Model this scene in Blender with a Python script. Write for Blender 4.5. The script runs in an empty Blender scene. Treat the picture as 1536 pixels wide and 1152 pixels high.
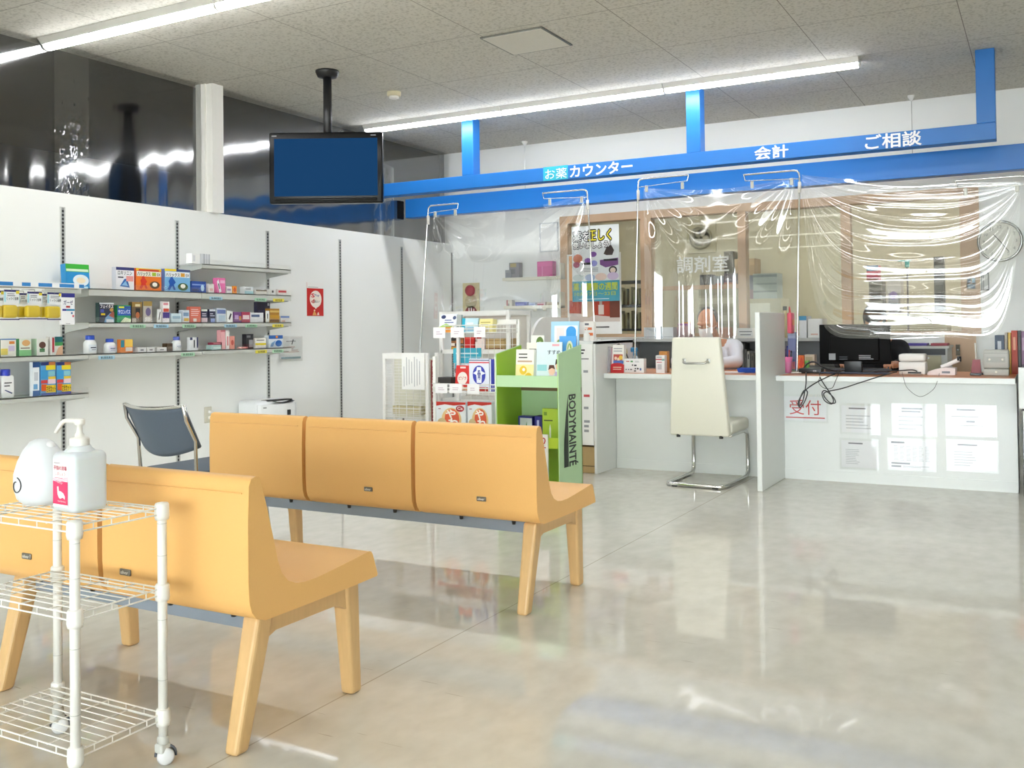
import bpy, bmesh, math, random
from mathutils import Vector as V, Matrix
import numpy as np
random.seed(7)
sc = bpy.context.scene
COL = sc.collection
PI = math.pi
EYE = 1.08                      # camera height in metres
# ------------------------------------------------------------------ camera
def cam_axes(yaw, pitch, roll):
    cy, sy, cp, sp = math.cos(yaw), math.sin(yaw), math.cos(pitch), math.sin(pitch)
    f = V((sy*cp, cy*cp, sp)); r = V((cy, -sy, 0)); u = r.cross(f)
    c, s = math.cos(roll), math.sin(roll)
    return c*r + s*u, -s*r + c*u, f
CR, CU, CF = cam_axes(-0.503578636, 0.0174071591, -0.0119380926)
FPX, CYP = 1451.487, 467.409
def at(px, py, X=None, Y=None, Z=None):
    """world point of the room plane X=, Y= or Z= that the photo shows at pixel px, py"""
    d = CF*FPX + CR*(px-768) - CU*(py-CYP); o = V((0, 0, EYE))
    t = X/d.x if X is not None else (Y/d.y if Y is not None else (Z-EYE)/d.z)
    return o + d*t
cam = bpy.data.objects.new('camera', bpy.data.cameras.new('camera')); COL.objects.link(cam)
cam.matrix_world = Matrix(((CR.x, CU.x, -CF.x, 0), (CR.y, CU.y, -CF.y, 0), (CR.z, CU.z, -CF.z, EYE), (0, 0, 0, 1)))
cam.data.sensor_width = 36; cam.data.lens = FPX/1536*36; cam.data.shift_y = -(576-CYP)/1536
cam.data.clip_start = .05
sc.camera = cam
# ------------------------------------------------------------------ materials
def lin(h):
    h = h.lstrip('#'); o = []
    for i in (0, 2, 4):
        c = int(h[i:i+2], 16)/255; o.append(c/12.92 if c <= .04045 else ((c+.055)/1.055)**2.4)
    return o
MATS = {}
def mat(h, rough=.5, metal=0., var=.03, scale=18., bump=0., coat=0., spec=.5, stretch=None, name=None, sub=None):
    key = (h, rough, metal, var, scale, bump, coat, spec, stretch)
    if key in MATS: return MATS[key]
    m = bpy.data.materials.new(name or 'paint_'+h.lstrip('#')); m.use_nodes = True
    nt = m.node_tree; b = nt.nodes['Principled BSDF']; L = nt.links.new
    tc = nt.nodes.new('ShaderNodeTexCoord'); nz = nt.nodes.new('ShaderNodeTexNoise')
    nz.inputs['Scale'].default_value = scale; nz.inputs['Detail'].default_value = 2
    if stretch:
        mp = nt.nodes.new('ShaderNodeMapping'); mp.inputs['Scale'].default_value = stretch
        L(tc.outputs['Object'], mp.inputs['Vector']); L(mp.outputs['Vector'], nz.inputs['Vector'])
    else: L(tc.outputs['Object'], nz.inputs['Vector'])
    c = lin(h); rp = nt.nodes.new('ShaderNodeMix'); rp.data_type = 'RGBA'
    rp.inputs[6].default_value = [x*(1-var) for x in c]+[1]; rp.inputs[7].default_value = [min(1, x*(1+var)) for x in c]+[1]
    L(nz.outputs['Fac'], rp.inputs[0]); L(rp.outputs[2], b.inputs['Base Color'])
    b.inputs['Roughness'].default_value = rough; b.inputs['Metallic'].default_value = metal
    b.inputs['Coat Weight'].default_value = coat; b.inputs['Specular IOR Level'].default_value = spec
    if sub: b.inputs['Subsurface Weight'].default_value = sub; b.inputs['Subsurface Radius'].default_value = (.02, .01, .006)
    if bump:
        bp = nt.nodes.new('ShaderNodeBump'); bp.inputs['Strength'].default_value = bump; bp.inputs['Distance'].default_value = .002
        L(nz.outputs['Fac'], bp.inputs['Height']); L(bp.outputs['Normal'], b.inputs['Normal'])
    MATS[key] = m; return m
def P(h): return mat(h, .45, var=.02)               # printed paper and card
def clear_sheet(name, tint=(.97, .98, .98), rough=.03, gain=2., bump=0., bscale=9., stretch=(1, 1, 1), mask=None):
    """thin clear plastic: see-through, with a fresnel mirror on its two faces"""
    m = bpy.data.materials.new(name); m.use_nodes = True; nt = m.node_tree; L = nt.links.new
    nt.nodes.remove(nt.nodes['Principled BSDF']); out = nt.nodes['Material Output']
    tr = nt.nodes.new('ShaderNodeBsdfTransparent'); tr.inputs[0].default_value = (*tint, 1)
    gl = nt.nodes.new('ShaderNodeBsdfGlossy'); gl.inputs['Roughness'].default_value = rough; gl.inputs[0].default_value = (1, 1, 1, 1)
    fr = nt.nodes.new('ShaderNodeFresnel'); fr.inputs['IOR'].default_value = 1.5
    mu = nt.nodes.new('ShaderNodeMath'); mu.operation = 'MULTIPLY'; mu.inputs[1].default_value = gain; mu.use_clamp = True
    mx = nt.nodes.new('ShaderNodeMixShader')
    geo = nt.nodes.new('ShaderNodeNewGeometry'); sw = nt.nodes.new('ShaderNodeMix'); sw.data_type = 'FLOAT'
    L(geo.outputs['Backfacing'], sw.inputs[0]); sw.inputs[2].default_value = 1.5; sw.inputs[3].default_value = 1/1.5
    L(sw.outputs[0], fr.inputs['IOR']); L(fr.outputs[0], mu.inputs[0]); L(mu.outputs[0], mx.inputs[0]); L(tr.outputs[0], mx.inputs[1]); L(gl.outputs[0], mx.inputs[2])
    L(mx.outputs[0], out.inputs['Surface'])
    if bump:
        tc = nt.nodes.new('ShaderNodeTexCoord'); mp = nt.nodes.new('ShaderNodeMapping'); mp.inputs['Scale'].default_value = stretch
        nz = nt.nodes.new('ShaderNodeTexNoise'); nz.inputs['Scale'].default_value = bscale; nz.inputs['Detail'].default_value = 1.5
        bp = nt.nodes.new('ShaderNodeBump'); bp.inputs['Strength'].default_value = bump; bp.inputs['Distance'].default_value = .02
        L(tc.outputs['Object'], mp.inputs[0]); L(mp.outputs[0], nz.inputs['Vector'])
        h = nz.outputs['Fac']
        if mask:                                    # ripples grow towards the lower edge of the sheet (mask = z0, z1)
            sp = nt.nodes.new('ShaderNodeSeparateXYZ'); mr = nt.nodes.new('ShaderNodeMapRange'); mm = nt.nodes.new('ShaderNodeMath'); mm.operation = 'MULTIPLY'
            L(tc.outputs['Object'], sp.inputs[0]); L(sp.outputs['Z'], mr.inputs['Value'])
            mr.inputs['From Min'].default_value = mask[1]; mr.inputs['From Max'].default_value = mask[0]
            L(mr.outputs[0], mm.inputs[0]); L(nz.outputs['Fac'], mm.inputs[1]); h = mm.outputs[0]
        L(h, bp.inputs['Height']); L(bp.outputs[0], gl.inputs['Normal'])
    return m
def glow(name, h, s):
    m = bpy.data.materials.new(name); m.use_nodes = True; b = m.node_tree.nodes['Principled BSDF']
    b.inputs['Base Color'].default_value = (*lin(h), 1); b.inputs['Emission Color'].default_value = (*lin(h), 1); b.inputs['Emission Strength'].default_value = s
    return m
# ------------------------------------------------------------------ mesh builder
GLY = {}
def glyphs(s, bold):
    if (s, bold) in GLY: return GLY[(s, bold)]
    cu = bpy.data.curves.new('t', 'FONT'); cu.body = s; cu.offset = bold; cu.resolution_u = 2
    ob = bpy.data.objects.new('t', cu); COL.objects.link(ob)
    me = ob.evaluated_get(bpy.context.evaluated_depsgraph_get()).to_mesh()
    vs = [v.co.copy() for v in me.vertices]; fs = [tuple(p.vertices) for p in me.polygons]
    bpy.data.objects.remove(ob); bpy.data.curves.remove(cu)
    if vs:
        x0 = min(v.x for v in vs); x1 = max(v.x for v in vs); y0 = min(v.y for v in vs); y1 = max(v.y for v in vs)
        vs = [((v.x-x0), (v.y-y0)) for v in vs]; GLY[(s, bold)] = (vs, fs, max(1e-6, x1-x0), max(1e-6, y1-y0))
    else: GLY[(s, bold)] = ([], [], 1, 1)
    return GLY[(s, bold)]
class MB:
    def __init__(s): s.v = []; s.f = []; s.mi = []; s.sm = []; s.ms = []; s.M = None
    def add(s, vs, fs, m, smooth=False):
        o = len(s.v); s.v += [s.M @ V(p) if s.M else V(p) for p in vs]
        if m not in s.ms: s.ms.append(m)
        k = s.ms.index(m)
        for f in fs: s.f.append([o+i for i in f]); s.mi.append(k); s.sm.append(smooth)
        return s
    def box(s, x0, y0, z0, x1, y1, z1, m):
        return s.add([(x, y, z) for z in (z0, z1) for y in (y0, y1) for x in (x0, x1)],
                     [(0, 2, 3, 1), (4, 5, 7, 6), (0, 1, 5, 4), (2, 6, 7, 3), (0, 4, 6, 2), (1, 3, 7, 5)], m)
    def rbox(s, x0, y0, z0, x1, y1, z1, m, r=.01, seg=3):
        bm = bmesh.new(); bmesh.ops.create_cube(bm, size=1)
        for v in bm.verts: v.co = V(((x0+x1)/2+v.co.x*(x1-x0), (y0+y1)/2+v.co.y*(y1-y0), (z0+z1)/2+v.co.z*(z1-z0)))
        bmesh.ops.bevel(bm, geom=bm.edges[:], offset=r, segments=seg, profile=.5, affect='EDGES')
        return s.bm(bm, m, True)
    def bm(s, bm, m, smooth=False):
        bm.verts.index_update(); s.add([v.co.copy() for v in bm.verts], [[v.index for v in f.verts] for f in bm.faces], m, smooth); bm.free(); return s
    def tube(s, pts, r, m, seg=8, closed=False):
        pts = [V(p) for p in pts]; n = len(pts); rs = r if isinstance(r, (list, tuple)) else [r]*n
        vs = []; nrm = None
        for i, p in enumerate(pts):
            a = pts[(i-1) % n] if (closed or i) else p; b = pts[(i+1) % n] if (closed or i < n-1) else p
            t = (b-a).normalized()
            if nrm is None: nrm = (V((0, 0, 1)) if abs(t.z) < .9 else V((1, 0, 0)))
            nrm = (nrm-t*nrm.dot(t)).normalized(); bi = t.cross(nrm)
            k = 1.
            if 0 < i < n-1 or closed:
                d = (p-a).normalized().dot((b-p).normalized()); k = 1/max(.6, math.sqrt(max(.01, (1+d)/2)))
            vs += [p+(nrm*math.cos(2*PI*j/seg)+bi*math.sin(2*PI*j/seg))*rs[i]*k for j in range(seg)]
        fs = []
        for i in range(n if closed else n-1):
            i2 = (i+1) % n
            fs += [(i*seg+j, i*seg+(j+1) % seg, i2*seg+(j+1) % seg, i2*seg+j) for j in range(seg)]
        s.add(vs, fs, m, True)
        if not closed: s.add(vs[:seg], [tuple(range(seg))[::-1]], m); s.add(vs[-seg:], [tuple(range(seg))], m)
        return s
    def lathe(s, prof, c, m, seg=20, ax='z', sx=1, sy=1):
        vs = []; c = V(c)
        for r, z in prof:
            for j in range(seg):
                a, b = r*math.cos(2*PI*j/seg)*sx, r*math.sin(2*PI*j/seg)*sy
                vs.append(c+(V((a, b, z)) if ax == 'z' else V((a, z, b)) if ax == 'y' else V((z, a, b))))
        n = len(prof)
        fs = [(i*seg+j, i*seg+(j+1) % seg, (i+1)*seg+(j+1) % seg, (i+1)*seg+j) for i in range(n-1) for j in range(seg)]
        fs += [tuple(range(seg))[::-1], tuple((n-1)*seg+j for j in range(seg))]
        return s.add(vs, fs, m, True)
    def ell(s, c, r, m, seg=16, rings=10):
        return s.lathe([(max(1e-4, math.sin(PI*i/rings)), -math.cos(PI*i/rings)*r[2]) for i in range(rings+1)], c, m, seg, 'z', r[0], r[1])
    def cap(s, a, b, ra, rb, m, seg=12):             # tapered round-ended limb
        a, b = V(a), V(b); t = (b-a).normalized(); pts = []; rs = []
        for k in range(4): q = PI/2*(k/4); pts.append(a-t*ra*math.cos(q)); rs.append(max(1e-4, ra*math.sin(q)))
        pts.append(a); rs.append(ra); pts.append(b); rs.append(rb)
        for k in range(3, -1, -1): q = PI/2*(k/4); pts.append(b+t*rb*math.cos(q)); rs.append(max(1e-4, rb*math.sin(q)))
        n0 = V((0, 0, 1)) if abs(t.z) < .9 else V((1, 0, 0)); n0 = (n0-t*n0.dot(t)).normalized(); bi = t.cross(n0); vs = []
        for p, r in zip(pts, rs): vs += [p+(n0*math.cos(2*PI*j/seg)+bi*math.sin(2*PI*j/seg))*r for j in range(seg)]
        n = len(pts); fs = [(i*seg+j, i*seg+(j+1) % seg, (i+1)*seg+(j+1) % seg, (i+1)*seg+j) for i in range(n-1) for j in range(seg)]
        fs += [tuple(range(seg))[::-1], tuple((n-1)*seg+j for j in range(seg))]
        return s.add(vs, fs, m, True)
    def prism(s, poly, lo, hi, m, ax='x', smooth=False):
        def p3(a, b, h): return (h, a, b) if ax == 'x' else (a, h, b) if ax == 'y' else (a, b, h)
        n = len(poly); vs = [p3(a, b, lo) for a, b in poly]+[p3(a, b, hi) for a, b in poly]
        s.add(vs, [(i, (i+1) % n, n+(i+1) % n, n+i) for i in range(n)], m, smooth)
        return s.add(vs, [tuple(range(n))[::-1], tuple(range(n, 2*n))], m)
    def grid(s, fn, nu, nv, m, smooth=True):
        return s.add([fn(i/nu, j/nv) for j in range(nv+1) for i in range(nu+1)],
                     [(j*(nu+1)+i, j*(nu+1)+i+1, (j+1)*(nu+1)+i+1, (j+1)*(nu+1)+i) for j in range(nv) for i in range(nu)], m, smooth)
    def quad(s, o, u, v, w, h, m):
        o, u, v = V(o), V(u), V(v); return s.add([o, o+u*w, o+u*w+v*h, o+v*h], [(0, 1, 2, 3)], m)
    def text(s, t, m, o, u, v, w, h, bold=0., stretch=False, vert=False):
        o, u, v = V(o), V(u), V(v)
        if vert:
            n = len(t); hh = h/n
            for i, ch in enumerate(t): s.text(ch, m, o+v*(h-hh*(i+1)+hh*.06)+u*w*.04, u, v, w*.92, hh*.88, bold, True)
            return s
        vs, fs, tw, th = glyphs(t, 0.)
        a, b = (w/tw, h/th) if stretch else (min(w/tw, h/th),)*2
        o = o+u*(w-tw*a)/2+v*(h-th*b)/2; k = bold*.8; nn = u.cross(v)
        for i, (p, q) in enumerate(((k, 0), (-k, 0), (0, k), (0, -k), (k*.7, k*.7), (-k*.7, -k*.7), (k*.7, -k*.7), (-k*.7, k*.7)) if bold else ((0, 0),)):
            s.add([o+u*(x+p)*a+v*(y+q)*b+nn*i*2e-5 for x, y in vs], fs, m)   # heavier strokes: the glyph struck several times
        return s
    def lines(s, m, o, u, v, w, h, n, t=.35, full=.6):   # unreadable small print
        o, u, v = V(o), V(u), V(v); st = h/n
        for i in range(n): s.quad(o+v*(h-st*(i+.8)), u, v, w*random.uniform(full, 1), st*t, m)
        return s
    def disc(s, o, u, v, r, m, ry=None, seg=20):
        o, u, v = V(o), V(u), V(v); ry = ry or r
        return s.add([o+u*r*math.cos(2*PI*k/seg)+v*ry*math.sin(2*PI*k/seg) for k in range(seg)], [tuple(range(seg))], m)
    def poly(s, o, u, v, pts, m):
        o, u, v = V(o), V(u), V(v); return s.add([o+u*a+v*b for a, b in pts], [tuple(range(len(pts)))], m)
    def build(s, name, parent=None, loc=(0, 0, 0), rz=0, org=None, bevel=0, bseg=3, mods=None):
        if org is not None: o = V(org); s.v = [p-o for p in s.v]; loc = org
        me = bpy.data.meshes.new(name); me.from_pydata([tuple(p) for p in s.v], [], s.f)
        for m in s.ms: me.materials.append(m)
        me.polygons.foreach_set('material_index', s.mi); me.polygons.foreach_set('use_smooth', s.sm); me.update()
        ob = bpy.data.objects.new(name, me); COL.objects.link(ob); ob.location = loc; ob.rotation_euler = (0, 0, rz)
        if parent: ob.parent = parent
        if bevel:
            b = ob.modifiers.new('bevel', 'BEVEL'); b.width = bevel; b.segments = bseg; b.limit_method = 'ANGLE'; b.angle_limit = math.radians(50); b.harden_normals = False
        return ob
def tag(o, label=None, cat=None, group=None, kind=None):
    if label: o['label'] = label
    if cat: o['category'] = cat
    if group: o['group'] = group
    if kind: o['kind'] = kind
    return o
def thing(name, label, cat, loc=(0, 0, 0), rz=0, group=None):
    o = bpy.data.objects.new(name, None); COL.objects.link(o); o.location = loc; o.rotation_euler = (0, 0, rz); o.empty_display_size = .1
    return tag(o, label, cat, group)
def struct(name, mb, **k): return tag(mb.build(name, **k), kind='structure')
def bbox_base(mb):
    xs = [p.x for p in mb.v]; ys = [p.y for p in mb.v]; zs = [p.z for p in mb.v]
    return ((min(xs)+max(xs))/2, (min(ys)+max(ys))/2, min(zs))
def solo(name, mb, label, cat, group=None, parent=None, **k):
    """a thing that is a single mesh, built in world coordinates"""
    return tag(mb.build(name, org=bbox_base(mb), **k), label, cat, group)
X3, Y3, Z3 = V((1, 0, 0)), V((0, 1, 0)), V((0, 0, 1))
# ------------------------------------------------------------------ palette
white = mat('#eceae4', .5); wallw = mat('#f3f4f1', .6, var=.015, scale=3, name='wall_paint'); metalw = mat('#efeeea', .35, name='white_enamel')
shelfm = mat('#c3c5bf', .4, name='shelf_steel'); dark = mat('#1b1c1e', .4, name='black_plastic'); chrome = mat('#d8d8d6', .12, 1., name='chrome')
steel = mat('#b9b9b6', .28, 1., name='brushed_steel'); blue = mat('#1b70c0', .35, var=.03, scale=4, name='blue_sign_paint'); wood = mat('#d6b07a', .4, var=.09, scale=6, stretch=(14, 14, 1), name='beech_wood')
tan = mat('#c2a283', .45, var=.05, scale=8, name='tan_window_wood'); grey = mat('#9a9c9c', .5); lgrey = mat('#c9cac6', .5); beamg = mat('#8f9aa8', .35, .3, name='grey_steel_beam')
orange = mat('#ebb76f', .42, var=.02, scale=160, bump=.12, name='orange_vinyl'); slate = mat('#566270', .55, var=.04, scale=120, bump=.15, name='slate_fabric')
cream = mat('#e6e3d4', .4, var=.015, scale=90, bump=.08, name='cream_leather'); paper = mat('#f4f4f1', .6, var=.01); ink = mat('#3a3b40', .6); inkl = mat('#9b9da2', .6)
clear = clear_sheet('clear_acrylic', gain=1.0, tint=(.993, .995, .995)); red = mat('#c8201f', .45); cardb = mat('#b59a6a', .7, var=.06); skin = mat('#c98f6c', .5, var=.06, scale=30, sub=.08, name='skin')
# ================================================================== the setting
HC, WX, WB = 2.97, -5.55, 8.79          # ceiling height, face of the left partition, face of the back wall
def floor_mat():
    m = bpy.data.materials.new('waxed_vinyl_floor'); m.use_nodes = True; nt = m.node_tree; L = nt.links.new; b = nt.nodes['Principled BSDF']
    tc = nt.nodes.new('ShaderNodeTexCoord'); n1 = nt.nodes.new('ShaderNodeTexNoise'); n2 = nt.nodes.new('ShaderNodeTexNoise')
    mp = nt.nodes.new('ShaderNodeMapping'); mp.inputs['Scale'].default_value = (1.6, 1, 1); L(tc.outputs['Object'], mp.inputs[0])
    L(mp.outputs[0], n1.inputs['Vector']); n1.inputs['Scale'].default_value = 9; n1.inputs['Detail'].default_value = 7
    L(tc.outputs['Object'], n2.inputs['Vector']); n2.inputs['Scale'].default_value = 1.1; n2.inputs['Detail'].default_value = 3
    ad = nt.nodes.new('ShaderNodeMix'); ad.data_type = 'RGBA'; ad.inputs[6].default_value = (*lin('#d4d1c6'), 1); ad.inputs[7].default_value = (*lin('#e0ddd3'), 1)
    mr = nt.nodes.new('ShaderNodeMapRange'); mr.inputs['From Min'].default_value = .3; mr.inputs['From Max'].default_value = .7; L(n1.outputs['Fac'], mr.inputs[0]); L(mr.outputs[0], ad.inputs[0])
    # welded seam every 1.82 m
    sp = nt.nodes.new('ShaderNodeSeparateXYZ'); L(tc.outputs['Object'], sp.inputs[0])
    a = nt.nodes.new('ShaderNodeMath'); a.operation = 'ADD'; a.inputs[1].default_value = 1.84+18.2; L(sp.outputs['X'], a.inputs[0])
    md = nt.nodes.new('ShaderNodeMath'); md.operation = 'PINGPONG'; md.inputs[1].default_value = 1.82; L(a.outputs[0], md.inputs[0])
    lt = nt.nodes.new('ShaderNodeMath'); lt.operation = 'LESS_THAN'; lt.inputs[1].default_value = .0026; L(md.outputs[0], lt.inputs[0])
    # scuffs
    n3 = nt.nodes.new('ShaderNodeTexNoise'); mp3 = nt.nodes.new('ShaderNodeMapping'); mp3.inputs['Scale'].default_value = (2.2, 38, 1); mp3.inputs['Rotation'].default_value = (0, 0, .9)
    L(tc.outputs['Object'], mp3.inputs[0]); L(mp3.outputs[0], n3.inputs['Vector']); n3.inputs['Scale'].default_value = 3; n3.inputs['Detail'].default_value = 1
    gt = nt.nodes.new('ShaderNodeMapRange'); gt.inputs['From Min'].default_value = .76; gt.inputs['From Max'].default_value = .79; L(n3.outputs['Fac'], gt.inputs[0])
    mx = nt.nodes.new('ShaderNodeMath'); mx.operation = 'MAXIMUM'; L(lt.outputs[0], mx.inputs[0]); L(gt.outputs[0], mx.inputs[1])
    sm = nt.nodes.new('ShaderNodeMix'); sm.data_type = 'RGBA'; sm.inputs[7].default_value = (*lin('#b9b2a3'), 1)
    L(mx.outputs[0], sm.inputs[0]); L(ad.outputs[2], sm.inputs[6]); L(sm.outputs[2], b.inputs['Base Color'])
    rr = nt.nodes.new('ShaderNodeMapRange'); rr.inputs['To Min'].default_value = .02; rr.inputs['To Max'].default_value = .06; L(n2.outputs['Fac'], rr.inputs[0]); L(rr.outputs[0], b.inputs['Roughness'])
    bp = nt.nodes.new('ShaderNodeBump'); bp.inputs['Strength'].default_value = .012; bp.inputs['Distance'].default_value = .002; L(n1.outputs['Fac'], bp.inputs['Height']); L(bp.outputs[0], b.inputs['Normal'])
    b.inputs['Specular IOR Level'].default_value = .55
    return m
def ceil_mat():
    m = bpy.data.materials.new('rock_wool_ceiling_board'); m.use_nodes = True; nt = m.node_tree; L = nt.links.new; b = nt.nodes['Principled BSDF']
    tc = nt.nodes.new('ShaderNodeTexCoord'); sp = nt.nodes.new('ShaderNodeSeparateXYZ'); L(tc.outputs['Object'], sp.inputs[0]); ls = []
    for ax, off, pit in (('X', .422, .9115), ('Y', -4.40, .908)):
        a = nt.nodes.new('ShaderNodeMath'); a.operation = 'ADD'; a.inputs[1].default_value = off+pit*20; L(sp.outputs[ax], a.inputs[0])
        md = nt.nodes.new('ShaderNodeMath'); md.operation = 'MODULO'; md.inputs[1].default_value = pit; L(a.outputs[0], md.inputs[0])
        lt = nt.nodes.new('ShaderNodeMath'); lt.operation = 'LESS_THAN'; lt.inputs[1].default_value = .005; L(md.outputs[0], lt.inputs[0]); ls.append(lt)
    mx = nt.nodes.new('ShaderNodeMath'); mx.operation = 'MAXIMUM'; L(ls[0].outputs[0], mx.inputs[0]); L(ls[1].outputs[0], mx.inputs[1])
    nz = nt.nodes.new('ShaderNodeTexNoise'); nz.inputs['Scale'].default_value = 55; nz.inputs['Detail'].default_value = 4; L(tc.outputs['Object'], nz.inputs['Vector'])
    cr = nt.nodes.new('ShaderNodeMapRange'); cr.inputs['From Min'].default_value = .36; cr.inputs['From Max'].default_value = .5; L(nz.outputs['Fac'], cr.inputs[0])
    c1 = nt.nodes.new('ShaderNodeMix'); c1.data_type = 'RGBA'; c1.inputs[6].default_value = (*lin('#bcb9ae'), 1); c1.inputs[7].default_value = (*lin('#d5d2c8'), 1); L(cr.outputs[0], c1.inputs[0])
    c2 = nt.nodes.new('ShaderNodeMix'); c2.data_type = 'RGBA'; c2.inputs[7].default_value = (*lin('#88837a'), 1); L(mx.outputs[0], c2.inputs[0]); L(c1.outputs[2], c2.inputs[6]); L(c2.outputs[2], b.inputs['Base Color'])
    b.inputs['Roughness'].default_value = .9
    bp = nt.nodes.new('ShaderNodeBump'); bp.inputs['Strength'].default_value = .3; bp.inputs['Distance'].default_value = .003; L(nz.outputs['Fac'], bp.inputs['Height']); L(bp.outputs[0], b.inputs['Normal'])
    return m
XR, YF, YB = 5.2, -8.0, 12.6
struct('floor', MB().box(-9, YF, -.12, XR, YB, 0, floor_mat()))
struct('ceiling', MB().box(-5.72, YF-.1, HC, XR, YB, HC+.12, ceil_mat()))
struct('wall_left', MB().box(-5.66, YF, 0, WX, WB, 1.99, wallw))
struct('baseboard_left', MB().box(WX, YF, 0, WX+.012, WB, .06, mat('#c9c7bf')))
struct('trim_1', MB().box(-5.66, 5.30, 1.99, -5.565, 5.43, HC, white).box(-5.565, 5.315, 1.99, -5.505, 5.43, HC, white))   # white post above the partition
cw = mat('#cdc5ab', .7, name='dispensary_wall')
wb = MB().box(-5.72, WB, 0, XR, WB+.1, .985, wallw).box(-5.72, WB, 2.20, XR, WB+.1, HC, wallw).box(-5.72, WB, .985, -4.27, WB+.1, 2.2, wallw).box(-.46, WB, .985, XR, WB+.1, 2.2, wallw)
struct('wall_back', wb)
struct('wall_right', MB().box(XR, YF, 0, XR+.1, YB, HC, wallw))
WINX = (-3.7, 4.9)
wf = MB().box(-9, YF-.1, 0, WINX[0], YF, HC, wallw).box(WINX[1], YF-.1, 0, XR, YF, HC, wallw).box(WINX[0], YF-.1, 0, WINX[1], YF, .2, wallw).box(WINX[0], YF-.1, 2.42, WINX[1], YF, HC, wallw)
struct('wall_front', wf)
alu = mat('#8d8f90', .35, .8, name='aluminium')
fr = MB(); n = 6
for i in range(n+1):
    x = WINX[0]+(WINX[1]-WINX[0])*i/n; fr.box(x-.03, YF-.08, .2, x+.03, YF-.02, 2.42, alu)
for z in (.2, 2.36): fr.box(WINX[0], YF-.08, z, WINX[1], YF-.02, z+.06, alu)
fo = struct('window_1', fr)
gl = MB().box(WINX[0], YF-.055, .25, WINX[1], YF-.049, 2.37, clear_sheet('shop_window_glass', gain=1.))
gl.build('pane', fo)
struct('ground', MB().box(-40, -45, -.2, 40, YF-.1, -.02, mat('#b9b7b0', .9, name='forecourt_asphalt')))
# unlit room beyond the partition, seen through clear sheet; darkness put into its colour
dk = mat('#26272a', .8, name='painted_dark_room')
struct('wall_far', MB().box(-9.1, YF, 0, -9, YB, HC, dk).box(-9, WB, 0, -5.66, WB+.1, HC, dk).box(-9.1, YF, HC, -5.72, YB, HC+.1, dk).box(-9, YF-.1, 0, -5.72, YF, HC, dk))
# dispensary behind the windows
struct('wall_dispensary', MB().box(-5.6, YB, 0, XR, YB+.1, HC, cw).box(-5.66, WB+.1, 0, -5.56, YB, HC, cw).box(.9, WB+.1, 0, 1.0, YB, HC, cw))
# window frames of the dispensary
wm = MB()
x0, x1, z0, z1 = -4.27, -.46, .985, 2.20
wm.box(x0, WB-.025, z1-.075, x1, WB+.11, z1, tan).box(x0, WB-.025, z0-.0, x1, WB+.11, z0+.03, tan)
for a, b in ((x0, x0+.085), (-3.41, -3.30), (-2.46, -2.385), (-1.55, -1.47), (-.605, x1)): wm.box(a, WB-.02, z0, b, WB+.09, z1, tan)
wm.box(-3.30, WB, 1.425, -2.46, WB+.05, 1.465, tan)
win = struct('window_2', wm)
pg = clear_sheet('window_glass', tint=(.95, .96, .94), gain=.55, rough=.004)
for a, b in ((-4.185, -3.41), (-3.30, -2.46), (-2.385, -1.55)):
    MB().box(a, WB+.03, z0+.03, b, WB+.035, z1-.075, pg).build('pane', win)
lt = MB().text('調剤室', P('#f2f2ee'), (-3.06, WB+.027, 1.585), X3, Z3, .5, .155, .02, True); lt.build('lettering', win)
struct('trim_2', MB().box(-.735, WB-.02, 0, -.50, WB, .985, tan))
# ceiling furniture
h = thing('ceiling_hatch', 'square inspection hatch with grey metal rim in the ceiling', 'hatch', (-2.95, 5.60, HC-.002))
gm = mat('#76776f', .4, .6)
MB().box(-.225, -.225, -.008, .225, .225, 0, gm).build('rim', h)
MB().box(-.212, -.212, -.010, .212, .212, -.002, mat('#e0ddd2', .9, bump=.15, scale=55, var=.05)).build('panel', h)
p = at(591, 138, Z=HC); s = thing('heat_detector', 'small cream ceiling detector between television pole and blue beam', 'detector', (p.x, p.y, HC))
MB().lathe([(.055, 0), (.055, -.03), (.045, -.034)], (0, 0, 0), mat('#d9cfae', .5)).build('base', s); MB().lathe([(.035, -.03), (.04, -.05), (.02, -.058)], (0, 0, 0), white).build('sensor', s)
# strip lights running across the room
LS = 24.
led = glow('led_diffuser', '#fcfdff', LS)
led2 = glow('led_diffuser_dimmed', '#fffefa', LS*.22)
def strip(x0, x1, y, label):
    t = thing('ceiling_light', label, 'light', ((x0+x1)/2, y, HC), 0, 'strip lights on the ceiling'); w = (x1-x0)/2-.002
    MB().prism([(-.075, 0), (.075, 0), (.045, -.035), (-.045, -.035)], -w, w, metalw).build('housing', t)
    pr = [(.036*math.cos(a), -.035-.03*math.sin(a)) for a in [PI*k/8 for k in range(9)]]
    MB().prism(pr, -w+.01, w-.01, led if y > 2 else led2, smooth=True).build('diffuser', t)
    for e in (-1, 1): MB().prism([(a*1.03, b*1.01) for a, b in pr], e*w-.006, e*w+.006, metalw).build('end_cap', t)
U = 1.455
strip(-1.12-U, -1.12, 7.2, 'strip light above the desks, the one whose free end shows')
strip(-1.12-2*U, -1.12-U, 7.2, 'strip light above the green shelf, middle of the far row')
strip(-1.12-3*U, -1.12-2*U, 7.2, 'strip light above the far end of the left partition')
strip(-5.60, -5.54+U, 4.0, 'strip light in the top left corner of the photo')
strip(-5.54+U, -5.54+2*U, 4.0, 'strip light just beyond the top edge of the photo')
for k in range(3): strip(-5.54+(k+2)*U, -5.54+(k+3)*U, 4.0, 'strip light in the row over the benches, unseen from the door') if k < 2 else None
for yy in (.8, -2.4, -5.6):
    for k in range(4): strip(-5.54+k*U, -5.54+(k+1)*U, yy, 'strip light on the ceiling outside the photo, in a row behind the camera')
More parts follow.
